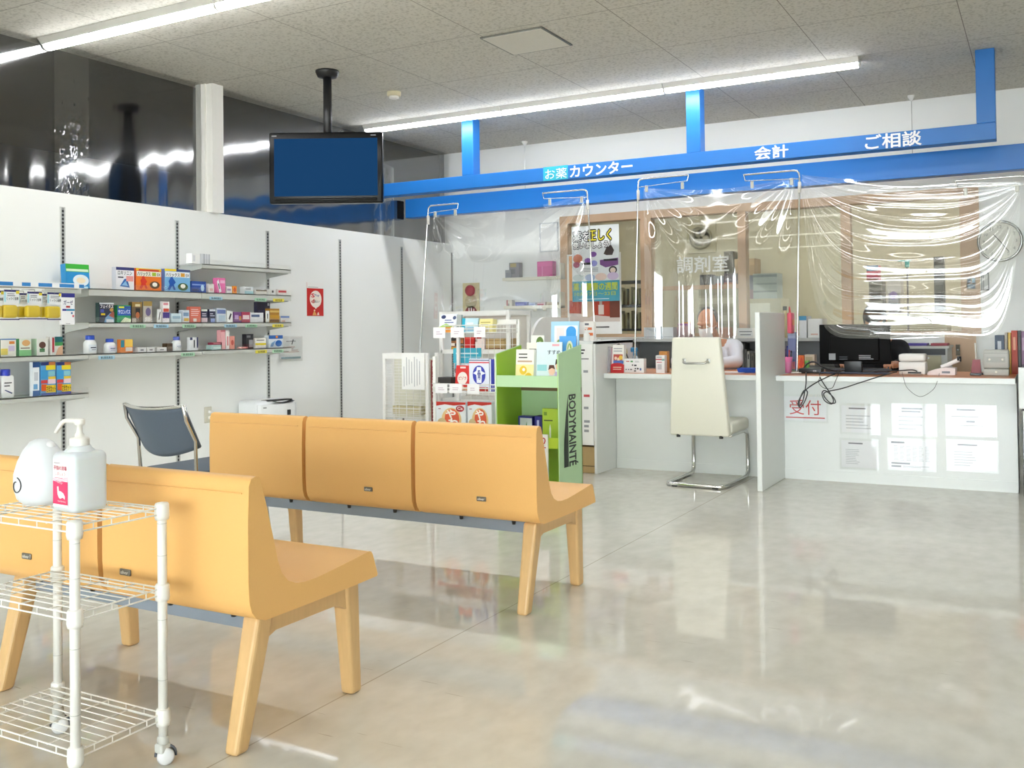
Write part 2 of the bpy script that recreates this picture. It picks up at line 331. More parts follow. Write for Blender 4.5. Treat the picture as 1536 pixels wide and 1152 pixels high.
for x_ in (-5.0, -3.4, -1.8, -.75):  # unseen strips added to brighten the dispensary
    for y_ in (10.9,): strip(x_, x_+U, y_, 'unseen strip light added on the dispensary ceiling, hidden by the wall above the windows')
# blue overhead sign frame
sg = thing('overhead_sign', 'blue hanging sign frame with white lettering above the counter', 'sign', (-2.9, 7.4, 2.34))
def lb(mb, nm, bev=.004): return mb.build(nm, sg, bevel=bev)
def Ls(x): return x+2.9
lb(MB().box(Ls(-5.53), 0, 0, Ls(-.272), .12, .118, blue), 'beam')
for a, b in ((-4.575, -4.455), (-2.475, -2.36), (-.392, -.272)): lb(MB().box(Ls(a), 0, .118, Ls(b), .12, HC-2.34, blue), 'post')
sgw = P('#f6f8fa')
def sl(px0, px1, t, z0, z1, m=sgw, bold=.025):
    a, b = at(px0, 220, Y=7.4).x, at(px1, 220, Y=7.4).x
    return MB().text(t, m, (Ls(a), -.0015, z0), X3, Z3, b-a, z1-z0, bold, True)
a, b = Ls(at(815, 260, Y=7.4).x), Ls(at(852, 260, Y=7.4).x)
lp = MB().box(a, -.003, .002, b, -.0005, .12, mat('#2fb1c9', .35)); tag(lp.build('patch', sg), 'turquoise patch behind the first two characters')
x = MB().text('お薬', sgw, (a+.02, -.005, .012), X3, Z3, b-a-.03, .088, 0., True); x.build('lettering', sg)
sl(855, 948, 'カウンター', .012, .108, bold=.03).build('lettering', sg); sl(1132, 1182, '会計', .012, .108).build('lettering', sg); sl(1298, 1382, 'ご相談', .008, .112).build('lettering', sg)
solo('blue_fascia', MB().box(-5.549, 7.9, 2.19, XR-.001, 8.02, 2.375, blue), 'long blue beam behind the lettered sign frame', 'beam', bevel=.004)
for px, py, lab in ((787, 212, 'thin wire hanger left of the middle blue post'), (1367, 143, 'thin wire hanger above the last sign lettering')):
    p = at(px, py, Z=HC); t = thing('wire_hanger', lab, 'hanger', (p.x, p.y, HC), 0, 'wire hangers on the far ceiling')
    MB().lathe([(.03, 0), (.03, -.012), (.006, -.05)], (0, 0, 0), white, 12).build('ceiling_cup', t); MB().tube([(0, 0, -.04), (0, 0, -.56)], .003, steel, 6).build('wire', t)
# clear sheets closing the gap above the partition
vs1 = clear_sheet('vinyl_gap_sheet', gain=3.6, rough=.085, bump=.035, bscale=2.2, stretch=(1, 5, .3), mask=(1.95, 2.75))
vs2 = clear_sheet('vinyl_gap_sheet_wrinkled', gain=2.6, rough=.05, bump=.8, bscale=7, stretch=(1, 2, 1), mask=(2.0, 2.9))
def sheet(y0, y1, x, m, lab, amp=.002):
    def f(u, v):
        y = y0+(y1-y0)*u; z = 1.985+(HC-.005-1.985)*v
        return (x+amp*math.sin(y*23+1.5*math.sin(y*5))*(1-v)**2, y, z)
    o = solo('clear_gap_sheet', MB().grid(f, max(8, int((y1-y0)*26)), 12, m), lab, 'plastic sheet', 'clear sheets above the partition'); return o
ya, yb = at(82, 200, X=-5.59).y, at(134, 200, X=-5.59).y
sheet(YF, 5.299, -5.605, vs1, 'clear plastic sheet above the partition, from entrance to white post')
sheet(ya, yb, -5.592, vs2, 'wrinkled narrow strip of clear sheet taped over the nearer gap sheet')
sheet(5.431, 8.785, -5.60, vs1, 'clear plastic sheet above the partition, from white post to far corner')
solo('plastic_strip', MB().grid(lambda u, v: (-5.585+.012*math.sin(u*9), at(560, 300, X=-5.59).y+.32*u, 1.99+.75*v*(1-.1*u)), 14, 10, vs2), 'crumpled clear strip taped beside the far sheet, right of television', 'plastic sheet', 'clear sheets above the partition')
# ================================================================== benches
BP = [(0.004, .395), (0, .45), (0, .60), (.004, .69), (.012, .708), (.03, .713), (.042, .708), (.048, .695), (.07, .62), (.092, .54), (.108, .48), (.122, .447), (.145, .422), (.175, .409), (.21, .404), (.26, .404), (.33, .41), (.42, .419), (.495, .427), (.505, .424), (.512, .414), (.535, .352), (.532, .346), (.42, .343), (.2, .341), (.06, .341), (.028, .352), (.012, .372)]
def bench(n, x1, y, label, tags):
    """n seats ending on the right at x1, backs at y"""
    W = .566; x0 = x1-n*W; t = thing('waiting_bench', label, 'bench', ((x0+x1)/2, y, 0), 0, 'orange vinyl waiting benches'); c = (x0+x1)/2
    for i in range(n):
        a, b = x0+i*W+.010-c, x0+(i+1)*W-.010-c
        o = MB().prism(BP, a, b, orange).build('seat', t, bevel=.03, bseg=5)
        for p in o.data.polygons: p.use_smooth = True
        # seam along the top of the back
        s = MB().tube([(a+.02, -.0012, .672), (b-.02, -.0012, .672)], .0016, orange, 6); s.build('seam', o)
        if i in tags:
            q = MB().rbox(tags[i]-.021, -.004, .418, tags[i]+.021, .002, .436, mat('#77736b', .35, .7), .003, 2)
            q.text('oliver', P('#e8e4da'), (tags[i]-.017, -.0046, .4225), X3, Z3, .034, .009, .02); q.build('brand_tag', o)
    MB().box(x0+.1-c, .12, .285, x1-.1-c, .17, .341, beamg).build('seat_beam', t)
    for i in range(n):
        for u in (.16, .40): MB().lathe([(.007, 0), (.009, .012), (.009, .022)], (x0+i*W+u-c, .105, .318), dark, 8).build('bolt', t)
    for e, xx in ((-1, x0+.085-c), (1, x1-.085-c)):
        for (ya, yb) in ((.115, .03), (.475, .50)):
            w0, w1 = .031, .024
            v = []
            for z, yy, w in ((0, yb, w1), (.335, ya, w0)):
                v += [(xx+sx*w*.95, yy+sy*w+(0 if z else 0), z) for sx, sy in ((-1, -1), (1, -1), (1, 1), (-1, 1))]
            MB().add(v, [(3, 2, 1, 0), (4, 5, 6, 7)]+[(i, (i+1) % 4, 4+(i+1) % 4, 4+i) for i in range(4)], wood).build('leg', t, bevel=.011, bseg=3)
        MB().prism([(.11, .341), (.10, .262), (.155, .283), (.41, .283), (.45, .262), (.485, .262), (.49, .341)], xx-.022, xx+.022, wood).build('side_rail', t, bevel=.006)
    return t
bench(2, -1.752, 1.812, 'nearest orange two-seat bench behind the white wire cart', {1: .135-.03, 0: -.32})
bench(3, -1.66, 3.204, 'orange three-seat bench in the middle, in front of the green shelf', {1: .06, 2: .60})
# ================================================================== slate chair
t = thing('stacking_chair', 'slate grey stacking chair with chrome frame by the left wall', 'chair', (-3.615, 3.30, .0), -.03); t.scale.x = .9
def bk(u, v):
    x = (u-.5)*.44; y = -.13+.05*(1-abs(2*u-1)**2)*-1+.05*(1-v)-.045*v; top = .738-.012*(1-(2*u-1)**2); bot = .548-.045*(1-(2*u-1)**2)
    return (x*1.02, y, bot+(top-bot)*v)
o = MB().grid(bk, 20, 12, slate).build('backrest', t); so = o.modifiers.new('s', 'SOLIDIFY'); so.thickness = .014
MB().rbox(-.22, -.07, .405, .22, .36, .437, slate, .014).build('seat', t)
fr = MB(); pts = []
for k in range(21): u = k/20; q = bk(u, 1); pts.append((q[0], q[1], q[2]+.008))
side = lambda e: [(e*.226, -.165, .68), (e*.219, -.105, .58), (e*.212, -.095, .40), (e*.212, .02, .36)]
fr.tube([(-.212, .02, .36)]+side(-1)[:3][::-1]+pts+side(1)[:3]+[(.212, .02, .36)], .0085, chrome, 8)
for e in (-1, 1): fr.tube([(e*.222, -.19, .008), (e*.212, -.06, .36), (e*.212, .0, .388), (e*.212, .28, .388), (e*.214, .32, .36), (e*.222, .37, .008)], .0085, chrome, 8)
fr.build('frame', t)
for e in (-1, 1):
    for y in (-.19, .37): MB().lathe([(.012, 0), (.013, .02)], (e*.222, y, 0), dark, 10).build('glide', t)
# ================================================================== cream reception chair
t = thing('cantilever_chair', 'cream leather high-backed chair on chrome skid base at the left desk', 'chair', (-2.075, 6.36, 0))
def bsec(z):
    k = (z-.33)/.68; hw = .205-.045*max(0, k)**1.0*1.0; yy = .0-.035*k+.05*(1-k)**2*0; return hw, yy
vs = []; N = 10
bm = MB()
prof = [(-.205, .335), (-.172, 1.005), (.165, 1.005), (.205, .335)]
b = MB()
v = [(-.208, .015, .335), (.208, .015, .335), (.165, -.03, 1.005), (-.168, -.03, 1.005), (-.208, .085, .335), (.208, .085, .335), (.165, .02, 1.005), (-.168, .02, 1.005)]
b.add(v, [(0, 1, 2, 3), (7, 6, 5, 4), (0, 4, 5, 1), (1, 5, 6, 2), (2, 6, 7, 3), (3, 7, 4, 0)], cream, True)
b.build('backrest', t, bevel=.014, bseg=4)
MB().rbox(-.215, .06, .345, .215, .50, .43, cream, .025, 4).build('seat', t)
MB().tube([(-.085, -.012, .848), (-.085, -.035, .846), (-.075, -.052, .834), (-.06, -.056, .83), (.06, -.056, .83), (.075, -.052, .834), (.085, -.035, .846), (.085, -.012, .848)], .007, steel, 8).rbox(-.098, -.022, .83, -.072, -.01, .862, steel, .004, 2).rbox(.072, -.022, .83, .098, -.01, .862, steel, .004, 2).build('handle', t)
fr = MB()
R = .014
fr.tube([(.19, .10, .338), (.19, .42, .338), (.195, .475, .33), (.198, .50, .30), (.20, .505, .10), (.20, .50, .045), (.20, .47, .02), (.20, .42, .0145), (.20, -.05, .0145), (.19, -.075, .0145), (.17, -.085, .0145), (-.17, -.085, .0145), (-.19, -.075, .0145), (-.20, -.05, .0145), (-.20, .42, .0145), (-.20, .47, .02), (-.20, .50, .045), (-.20, .505, .10), (-.198, .50, .30), (-.195, .475, .33), (-.19, .42, .338), (-.19, .10, .338)], R, chrome, 10)
fr.build('skid_frame', t)
for e in (-1, 1): MB().lathe([(.014, -.01), (.014, .01)], (e*.15, .03, .331), dark, 10).build('bolt', t)
for e in (-1, 1): MB().rbox(e*.14-.02, -.099, .0, e*.14+.02, -.071, .008, dark, .003, 2).build('glide', t)
# ================================================================== white wire cart
cx0, cx1, cy0, cy1 = -2.362, -1.956, 1.462, 1.712; cx, cy = (cx0+cx1)/2, (cy0+cy1)/2
t = thing('wire_cart', 'white three-tier wire cart on castors in the near left corner', 'cart', (cx, cy, 0))
hx, hy = (cx1-cx0)/2, (cy1-cy0)/2
for sx in (-1, 1):
    for sy in (-1, 1):
        pm = MB().lathe([(.0116, .065), (.0116, .646), (.0105, .652), (.004, .654)], (sx*hx, sy*hy, 0), metalw, 16)
        for z in (.13, .21, .36, .44, .52, .6): pm.lathe([(.0119, z), (.0119, z+.0015)], (sx*hx, sy*hy, 0), lgrey, 14)
        pm.build('post', t)
        c = MB().lathe([(.009, .05), (.014, .052), (.015, .066), (.011, .072)], (sx*hx, sy*hy, 0), lgrey, 12).rbox(sx*hx-.014, sy*hy-.018, .03, sx*hx+.014, sy*hy+.014, .054, lgrey, .006)
        co = c.build('castor', t)
        w = MB(); w.M = Matrix.Translation((sx*hx, sy*hy, 0)) @ Matrix.Rotation(math.radians(48), 4, 'Z') @ Matrix.Translation((-sx*hx, -sy*hy, 0)); gd = MB(); gd.M = w.M
        for e in (-1, 1): w.lathe([(.012, e*.003), (.021, e*.004), (.0215, e*.012), (.016, e*.016), (.004, e*.017)], (sx*hx+.006, sy*hy, .0215), mat('#dfe0e2', .3), 18, 'y')
        w.build('wheel', co); gd.tube([(sx*hx+.006+.024*math.cos(a), sy*hy, .0225+.024*math.sin(a)) for a in [PI*k/10-.2 for k in range(12)]], .0035, mat('#5a5d65'), 6).build('wheel_guard', co)
for z in (.64, .438, .126):
    m = MB(); wr = metalw
    for zz in (z, z-.016):
        m.tube([(-hx+.012, -hy, zz), (hx-.012, -hy, zz)], .0022, wr, 6).tube([(-hx+.012, hy, zz), (hx-.012, hy, zz)], .0022, wr, 6)
        m.tube([(-hx, -hy+.012, zz), (-hx, hy-.012, zz)], .0022, wr, 6).tube([(hx, -hy+.012, zz), (hx, hy-.012, zz)], .0022, wr, 6)
    for k in range(1, 9): m.tube([(-hx, -hy+k*2*hy/9, z+.002), (hx, -hy+k*2*hy/9, z+.002)], .0016, wr, 6)
    for k in range(1, 4): m.tube([(-hx+k*2*hx/4, -hy, z-.002), (-hx+k*2*hx/4, hy, z-.002)], .0019, wr, 6)
    for e in (-1, 1):                                                  # short ties between the rim wires
        for q in range(2):
            L_ = hx if q == 0 else hy; nn = 6 if q == 0 else 5
            for k in range(1, nn): a = -L_+2*L_*k/nn; m.tube([(a, e*hy, z), (a, e*hy, z-.016)] if q == 0 else [(e*hx, a, z), (e*hx, a, z-.016)], .0016, wr, 5)
    for sx in (-1, 1):
        for sy in (-1, 1): m.lathe([(.0165, z-.03), (.0185, z-.02), (.0175, z+.008), (.0150, z+.012)], (sx*hx, sy*hy, 0), wr, 14)
    m.build('wire_shelf', t)
# bottles on the cart
p = at(122, 770, Z=.642); t = thing('sanitizer_bottle', 'square white pump bottle with pink hand-disinfection label on the cart', 'pump bottle', (-2.10, 1.585, .6435), math.radians(-5)); t.scale = (1.25,)*3
mil = mat('#dde3e8', .35, var=.01, name='milky_plastic', sub=.25)
bt = MB(); bt.rbox(-.04, -.038, 0, .04, .038, .118, mil, .013, 4); bt.lathe([(.034, .105), (.03, .117), (.022, .124), (.02, .128)], (0, 0, 0), mil, 20, sx=1.05, sy=1.0).build('bottle', t)
pk = mat('#e8336a', .4)
lb2 = MB(); y = -.0388
lb2.quad((-.0285, y, .012), X3, Z3, .05, .092, paper); lb2.quad((-.0285, y-.0003, .017), X3, Z3, .05, .045, pk)
lb2.text('手指の消毒', mat('#c02a55'), (-.0255, y-.0005, .083), X3, Z3, .044, .0095, .02); lb2.text('しましょう', mat('#c02a55'), (-.02, y-.0005, .0725), X3, Z3, .034, .008, 0)
lb2.lines(mat('#d98aa2'), (-.022, y-.0005, .0665), X3, Z3, .038, .004, 1); lb2.lines(mat('#8d7f88'), (-.024, y-.0005, .0955), X3, Z3, .03, .004, 1)
for k in range(3): lb2.poly((-.0285, y-.0004-.0001*k, .0615+.0022*k), X3, Z3, [(0, 0), (.018, -.002+.0), (.05, .004), (.05, .0052), (.018, -.0008), (0, .001)], P('#f3a9bf'))
lb2.poly((-.014, y-.0007, .027), X3, Z3, [(0, .024), (.005, .025), (.0065, .016), (.014, .0155), (.022, .012), (.027, .006), (.026, 0), (.02, .004), (.011, .001), (.006, .003), (.002, .009)], paper)
for k in range(5): a = .35*k+.6; lb2.quad((-.006+.008*math.cos(a), y-.0007, .054+.004*math.sin(a)), V((math.cos(a), 0, math.sin(a))), V((-math.sin(a), 0, math.cos(a))), .005, .0007, paper)
lb2.text('Hand Sanitizing', paper, (-.014, y-.0007, .021), X3, Z3, .032, .004)
lb2.build('label', t)
pm = MB().lathe([(.018, .124), (.0185, .146), (.016, .149), (.009, .15), (.0085, .157), (.006, .16), (.0048, .178), (.009, .18), (.0105, .184), (.0105, .192), (.008, .195), (.001, .196)], (0, 0, 0), white, 18)
pm.tube([(0, 0, .188), (-.03, .0, .189), (-.052, .0, .187), (-.062, .0, .181), (-.083, 0, .156)], [.006, .0055, .005, .0048, .0036], white, 10); po = pm.build('pump', t); po.scale.z = .8; po.location.z = .0245
t = thing('egg_dispenser', 'white egg-shaped dispenser with spiral mark beside the pump bottle', 'dispenser', (-2.268, 1.60, .6435), math.radians(6)); t.scale = (1.7, 1.6, 1.42)
eg = MB(); prof = [(.018, 0), (.03, .002), (.04, .012), (.0455, .032), (.045, .055), (.039, .078), (.03, .098), (.02, .111), (.012, .1165), (.004, .119)]
eg.lathe(prof, (0, 0, 0), mat('#e4e8ec', .3, var=.01), 28, sx=.95, sy=.85)
for e in (-1, 1): eg.ell((e*.016, 0, .1045), (.0085, .010, .0095), mat('#f2f4f6', .3, var=.01))
eg.build('body', t)
sp = []
for k in range(26):
    a = 1.6+k*.24; r = .006+.0003*k; x, z = -.012+r*math.cos(a), .038+r*math.sin(a)*1.15; yy = -math.sqrt(max(0, 1-(x/(.0455*.955))**2))*.0455*.85-.0006; sp.append((x, yy, z))
MB().tube(sp, .0009, ink, 5).build('spiral_mark', t)
# ================================================================== ceiling television
t = thing('ceiling_television', 'black flat television with plain blue screen hanging from the ceiling', 'television', (-4.545, 5.505, HC), 0.503578636+PI*0)
MB().lathe([(.085, 0), (.085, -.012), (.07, -.045), (.03, -.05)], (0, 0, 0), dark, 24).build('ceiling_flange', t)
MB().lathe([(.031, -.04), (.031, -.62)], (0, 0, 0), dark, 16).build('pole', t)
MB().box(-.12, -.02, -.78, .12, .03, -.55, dark).build('bracket', t)
TVB = glow('tv_blue_screen', '#0b3a64', .62); q_ = TVB.node_tree.nodes['Principled BSDF']; q_.inputs['Base Color'].default_value = (.002, .004, .008, 1); q_.inputs['Specular IOR Level'].default_value = .03
sw, zt, zb = .408, -.462, -.975
bz = mat('#08090a', .25, spec=.2, name='gloss_black')
m = MB(); m.rbox(-sw, -.085, zb, sw, -.02, zt, bz, .012, 3)
m.build('casing', t)
tvt = MB().rbox(-sw+.04, -.105, -.962, sw-.04, -.08, -.94, bz, .008, 2); tvt.build('lower_bezel', t)
MB().box(-sw+.037, -.0875, zb+.052, sw-.037, -.084, zt-.047, TVB).build('screen', t)
mk = MB().lines(P('#8b8d90'), (-sw+.02, -.0862, zt-.031), X3, Z3, .04, .008, 1, .8).lines(P('#8b8d90'), (sw-.085, -.0862, zt-.031), X3, Z3, .06, .008, 1, .8); mk.build('marking', t)
# ================================================================== desks
top_o = mat('#cf8350', .35, var=.05, name='orange_desk_top'); cwh = mat('#e9ecea', .4, var=.01, name='white_laminate')
YD, ZT = 6.905, .737
def desk(x0, x1, label):
    t = thing('service_desk', label, 'desk', ((x0+x1)/2, YD, 0), 0, 'white service desks'); w = (x1-x0)/2
    MB().box(-w, .02, .07, w, .045, .695, cwh).box(-w, .012, 0, w, .045, .07, cwh).build('front_panel', t)
    MB().box(-w, -.215, .698, w, .62, .735, cwh).build('worktop', t, bevel=.004); MB().box(-w+.02, -.19, .735, w-.005, .62, .7365, top_o).build('desk_mat', t)
    for e in (-1, 1): MB().box(e*(w-.012)-.011, .045, 0, e*(w-.012)+.011, .6, .697, cwh).build('end_panel', t)
    return t
desk(-2.908, -1.664, 'white desk with kneehole behind the cream chair, left of the divider')
desk(-1.628, -.168, 'white reception desk with red-lettered notice on its front')
solo('divider_panel', MB().box(-1.663, 6.30, 0, -1.629, 6.985, 1.168, cwh), 'tall white panel standing between the two desks', 'divider', bevel=.006)
# end cabinet left of the desks
t = thing('end_cabinet', 'white end cabinet with notice board between green shelf and left desk', 'cabinet', (-3.06, 6.555, 0)); w = .148
MB().box(w-.02, 0, 0, w, .75, .978, cwh).box(-w, 0, 0, -w+.02, .75, .978, cwh).box(-w, .73, 0, w, .75, .978, cwh).box(-w, 0, .955, w, .75, .978, cwh).build('carcass', t, bevel=.002)
nb = MB().box(-w+.02, -.004, .21, w-.022, .002, .958, paper)
nb.lines(ink, (-.05, -.0046, .88), X3, Z3, .14, .045, 2, .5).quad((-.126, -.0046, .845), X3, Z3, .22, .006, ink)
for z, m_ in ((.74, inkl), (.56, mat('#c05055')), (.47, inkl), (.37, inkl), (.335, inkl), (.30, inkl)): nb.lines(m_, (.05, -.0046, z), X3, Z3, .06, .03, 1, .6)
nb.build('notice', t)
solo('cardboard_box', MB().box(-3.185, 6.57, .002, -2.938, 6.95, .195, cardb).box(-3.185, 6.567, .05, -2.938, 6.57, .056, mat('#6e5a38')), 'brown cardboard box at the bottom of the white end cabinet', 'box')
# back counter under the dispensary windows
t = thing('back_counter', 'long white ledge with cubbyholes below the dispensary windows', 'counter', (-2.1, 8.2, 0))
MB().box(-1.34, 0, .945, 1.04, .55, .972, lgrey).build('top', t, bevel=.003); MB().box(-1.34, .02, 0, 1.04, .5, .69, lgrey).build('base', t)
for x in (-1.33, -.02, 1.03): MB().box(x-.012, .02, .69, x+.012, .55, .945, lgrey).build('divider', t)
MB().box(-1.34, .53, .69, 1.04, .55, .945, grey).build('back_panel', t)
# ------------------------------------------------------------------ papers on the reception desk
def sheet_on(px0, py0, px1, py1, name, label, cat, design, Y=6.924, sleeve=True, group=None):
    a, b = at(px0, py0, Y=Y), at(px1, py1, Y=Y); w, h = b.x-a.x, a.z-b.z
    t = thing(name, label, cat, (a.x+w/2, Y, b.z), 0, group)
    m = MB().box(-w/2, -.0012, 0, w/2, .0008, h, P('#f2f3f5')); design(m, w, h); m.build('sheet', t)
    if sleeve: MB().box(-w/2-.012, -.0035, -.014, w/2+.012, -.0027, h+.016, clear).build('clear_sleeve', t)
def red_sign(m, w, h):
    m.text('受付', red, (-w*.43, -.002, h*.24), X3, Z3, w*.86, h*.62, .0, False).quad((-w*.46, -.002, h*.1), X3, Z3, w*.92, h*.045, red)
sheet_on(1176, 594, 1240, 632, 'reception_sign', 'white sign with large red characters on the reception desk front', 'sign', red_sign)
PK, PI_ = mat('#7d7f86', .6), mat('#c2c4c8', .6)  # pale inks: the white haze of the sleeves is put into the colour
def tbl(hd, n, half, body=True):
    def d(m, w, h):
        m.lines(PK, (-w*.3, -.002, h*.86), X3, Z3, w*.6, h*.07, 1, .7)
        if hd == 2: m.lines(PK, (-w*.3, -.002, h*.76), X3, Z3, w*.6, h*.06, 1, .7)
        if body: m.lines(PI_, (-w*.38, -.002, h*.12), X3, Z3, w*half, h*.58, n, .3)
        else: m.lines(PK, (-w*.1, -.002, h*.42), X3, Z3, w*.28, h*.1, 1, .6).lines(inkl, (-w*.42, -.002, h*.62), X3, Z3, w*.8, h*.08, 1, .3).lines(inkl, (-w*.3, -.002, h*.3), X3, Z3, w*.6, h*.06, 1, .3)
    return d
G = 'sleeved papers on the reception desk front'
sheet_on(1262, 608, 1318, 650, 'notice_sheet', 'sleeved paper in the upper row, nearest the red sign', 'notice', tbl(1, 5, .7), group=G)
sheet_on(1340, 608, 1403, 652, 'notice_sheet', 'sleeved paper in the middle of the upper row', 'notice', tbl(2, 4, .6), group=G)
sheet_on(1421, 610, 1493, 653, 'notice_sheet', 'sleeved paper at the right end of the upper row', 'notice', tbl(1, 3, .8, False), group=G)
sheet_on(1262, 660, 1316, 703, 'notice_sheet', 'sleeved paper with narrow table in the lower row, left one', 'notice', tbl(1, 9, .45), group=G)
def dense(m, w, h):
    m.quad((-w*.46, -.002, h*.9), X3, Z3, w*.3, h*.06, ink)
    for k in range(6): m.lines(PI_, (-w*.4+k*w*.14, -.002, h*.27), X3, Z3, w*.11, h*.56, 10, .45)
    m.quad((-w*.46, -.002, h*.15), X3, Z3, w*.42, h*.055, mat('#6a6c74')).quad((-w*.46, -.002, h*.04), X3, Z3, w*.22, h*.055, mat('#6a6c74')).lines(inkl, (-w*.2, -.002, h*.03), X3, Z3, w*.6, h*.08, 2)
sheet_on(1334, 660, 1402, 705, 'notice_sheet', 'densely printed sleeved paper in the middle of the lower row', 'notice', dense, group=G)
sheet_on(1422, 662, 1496, 707, 'notice_sheet', 'sleeved paper at the right end of the lower row', 'notice', tbl(1, 6, .55), group=G)
# ------------------------------------------------------------------ clear film screens on bent poles
poles = []
def pole(foot, top, arm, label, h_arm=.035):
    """foot and top are world points, arm = reach of the bent end along x"""
    t = thing('screen_pole', label, 'pole', foot, 0, 'bent metal poles holding the clear film'); f, tp = V(foot), V(top)-V(foot); s = 1 if arm > 0 else -1
    MB().tube([(0, 0, .005), tp*.5, tp-V((0, 0, .05)), tp-V((-s*.004, 0, .02)), tp+V((s*.018, 0, -.004)), tp+V((s*.045, 0, 0)), tp+V((arm, 0, 0))], .0065, chrome, 8).build('rod', t)
    e = MB().tube([tp+V((arm, 0, 0)), tp+V((arm*.97, 0, -.045))], .004, chrome, 6).tube([tp+V((.0, 0, -.062)), tp+V((arm*.97, 0, -.045))], .003, chrome, 6); e.build('hanger_wire', t)
    MB().lathe([(.012, -.16), (.012, -.085)], tp, white, 10).build('sleeve', t)
    MB().rbox(-.035, -.03, 0, .035, .03, .008, metalw, .003, 2).build('foot_plate', t)
    for k in (.06, arm*.86): MB().rbox(tp.x+(k if abs(k) > .07 else s*.06)-.011, -.008, tp.z-.1, tp.x+(k if abs(k) > .07 else s*.06)+.011, .008, tp.z-.05, mat('#d9d8cd', .3), .003, 2).build('clip', t)
    return t
zt = ZT+.0005
pole((-4.80, 7.02, .76), tuple(at(642, 309, Y=7.0)), .31, 'bent pole furthest left, behind the white wire racks')
pole((-3.12, 7.02, .979), tuple(at(881, 284, Y=7.0)), -.40, 'bent pole rising from the white end cabinet')
pole((-2.79, 7.02, zt), tuple(at(957, 269, Y=7.0)), .405, 'bent pole at the left end of the left desk')
pole((-1.556, 7.02, zt), tuple(at(1199, 255, Y=7.0)), -.40, 'bent pole beside the divider on the reception desk')
pole((-.05, 7.02, .73), tuple(at(1541, 263, Y=7.0)), -.42, 'bent pole at the right edge of the photo')
film = clear_sheet('hanging_clear_film', tint=(.975, .985, .985), gain=3.2, rough=.03)
def hanging(name, tl, tr, zbot, folds, label, amp=.012, spread=.02):
    tl, tr = V(tl), V(tr); W = tr.x-tl.x
    def f(u, v):
        ztop = tl.z+(tr.z-tl.z)*u-.05*math.sin(PI*u)
        x = tl.x+W*u+spread*(u-.5)*v; z = ztop+(zbot-ztop)*v; y = tl.y+(tr.y-tl.y)*u
        for (c, wd, a, v0) in folds:
            k = math.exp(-((u-c)/wd)**2); g = min(1, max(0, (v-v0)/.18)); y -= a*k*(g*g*(3-2*g))
        for c, sg in ((.0, 1), (1., -1)):            # pleats fanning out of the clips
            dx, dz = (u-c)*W, (ztop-z); r = math.hypot(dx, dz)+.001; an = math.atan2(dz, dx*sg+1e-6)
            y += amp*.9*math.sin(an*15)*math.exp(-((r-.12)/.22)**2)
        y += amp*.4*math.sin(u*9+v*3)*v
        return (x, y, z)
    return solo(name, MB().grid(f, 150, 70, film), label, 'clear film', 'clear film screens over the desks')
hanging('clear_film_screen', at(650, 322, Y=7.02), at(878, 292, Y=7.02), 1.17, [(.78, .03, .02, .62), (.97, .035, .025, .5), (.3, .12, .01, .3), (.06, .05, .02, .2)], 'clear film hanging between the two leftmost poles')
hanging('clear_film_screen', at(966, 281, Y=7.02), at(1192, 266, Y=7.02), .985, [(.24, .022, .02, .42), (.30, .02, .012, .5), (.42, .02, .018, .5), (.50, .016, .016, .42), (.565, .025, .022, .42), (.06, .05, .02, .2)], 'clear film hanging behind the cream chair, left of the divider')
TL, TR = at(1202, 262, Y=7.03), at(1530, 272, Y=7.03)
def swag(u, v):
    w = abs(2*u-1); p = 2.0+8.*v**1.5; sag = .03+1.03*v**.9*(1.0+.05*math.sin(5*u))
    x = TL.x+(TR.x-TL.x)*u; z = TL.z+(TR.z-TL.z)*u-.16*v*(w**3)
    z -= sag*(1-w**p)
    y = 7.03-.05*v*(1-w**4)
    b = (1-w**6)
    q = 3.9*v+.30*math.sin(2.2*u+.4); y -= (.0036*math.sin(2*PI*q)+.0010*math.sin(2*PI*(8.7*v-.5*u))+.0005*math.sin(31*v+17*u))*b
    for k, c in enumerate((.03, .07, .12, .2, .26, .34, .47, .58, .71, .83, .95)): y -= (.0018+.0016*(k % 3))*math.exp(-((v-c-.012*math.sin(6*u+k))/.011)**2)*b
    return (x, y, z)
solo('clear_film_screen', MB().grid(swag, 130, 150, film), 'sagging clear film draped in swags over the reception desk', 'clear film', 'clear film screens over the desks')
# ================================================================== left wall: slotted rails, shelves, goods
for y, z0, lab in ((4.068, .1, 'slotted wall rail behind the yellow bandage packs'), (5.008, .1, 'slotted wall rail behind the grey stacking chair'), (5.949, .1, 'slotted wall rail at the right ends of the shelves'),
               (6.874, .1, 'bare slotted wall rail right of the red payment notice'), (7.827, .1, 'bare slotted wall rail left of the wire rack with hanging note'), (8.745, .1, 'bare slotted wall rail close to the far corner')):
    m = MB().box(WX, y-.019, z0, WX+.004, y+.019, 1.90, steel if y > 99 else lgrey).box(WX+.004, y-.009, z0, WX+.0046, y+.009, 1.895, mat('#8b8d8c'))
    for k in range(70): m.box(WX+.0046, y-.008, z0+.02+k*.0253, WX+.005, y+.008, z0+.034+k*.0253, dark)
    solo('slotted_rail', m, lab, 'wall rail', 'slotted rails on the left partition')
TAGC = {'g': '#a9d6b4', 'b': '#a8d0e4', 'y': '#e9dc4a'}
XF = -5.30
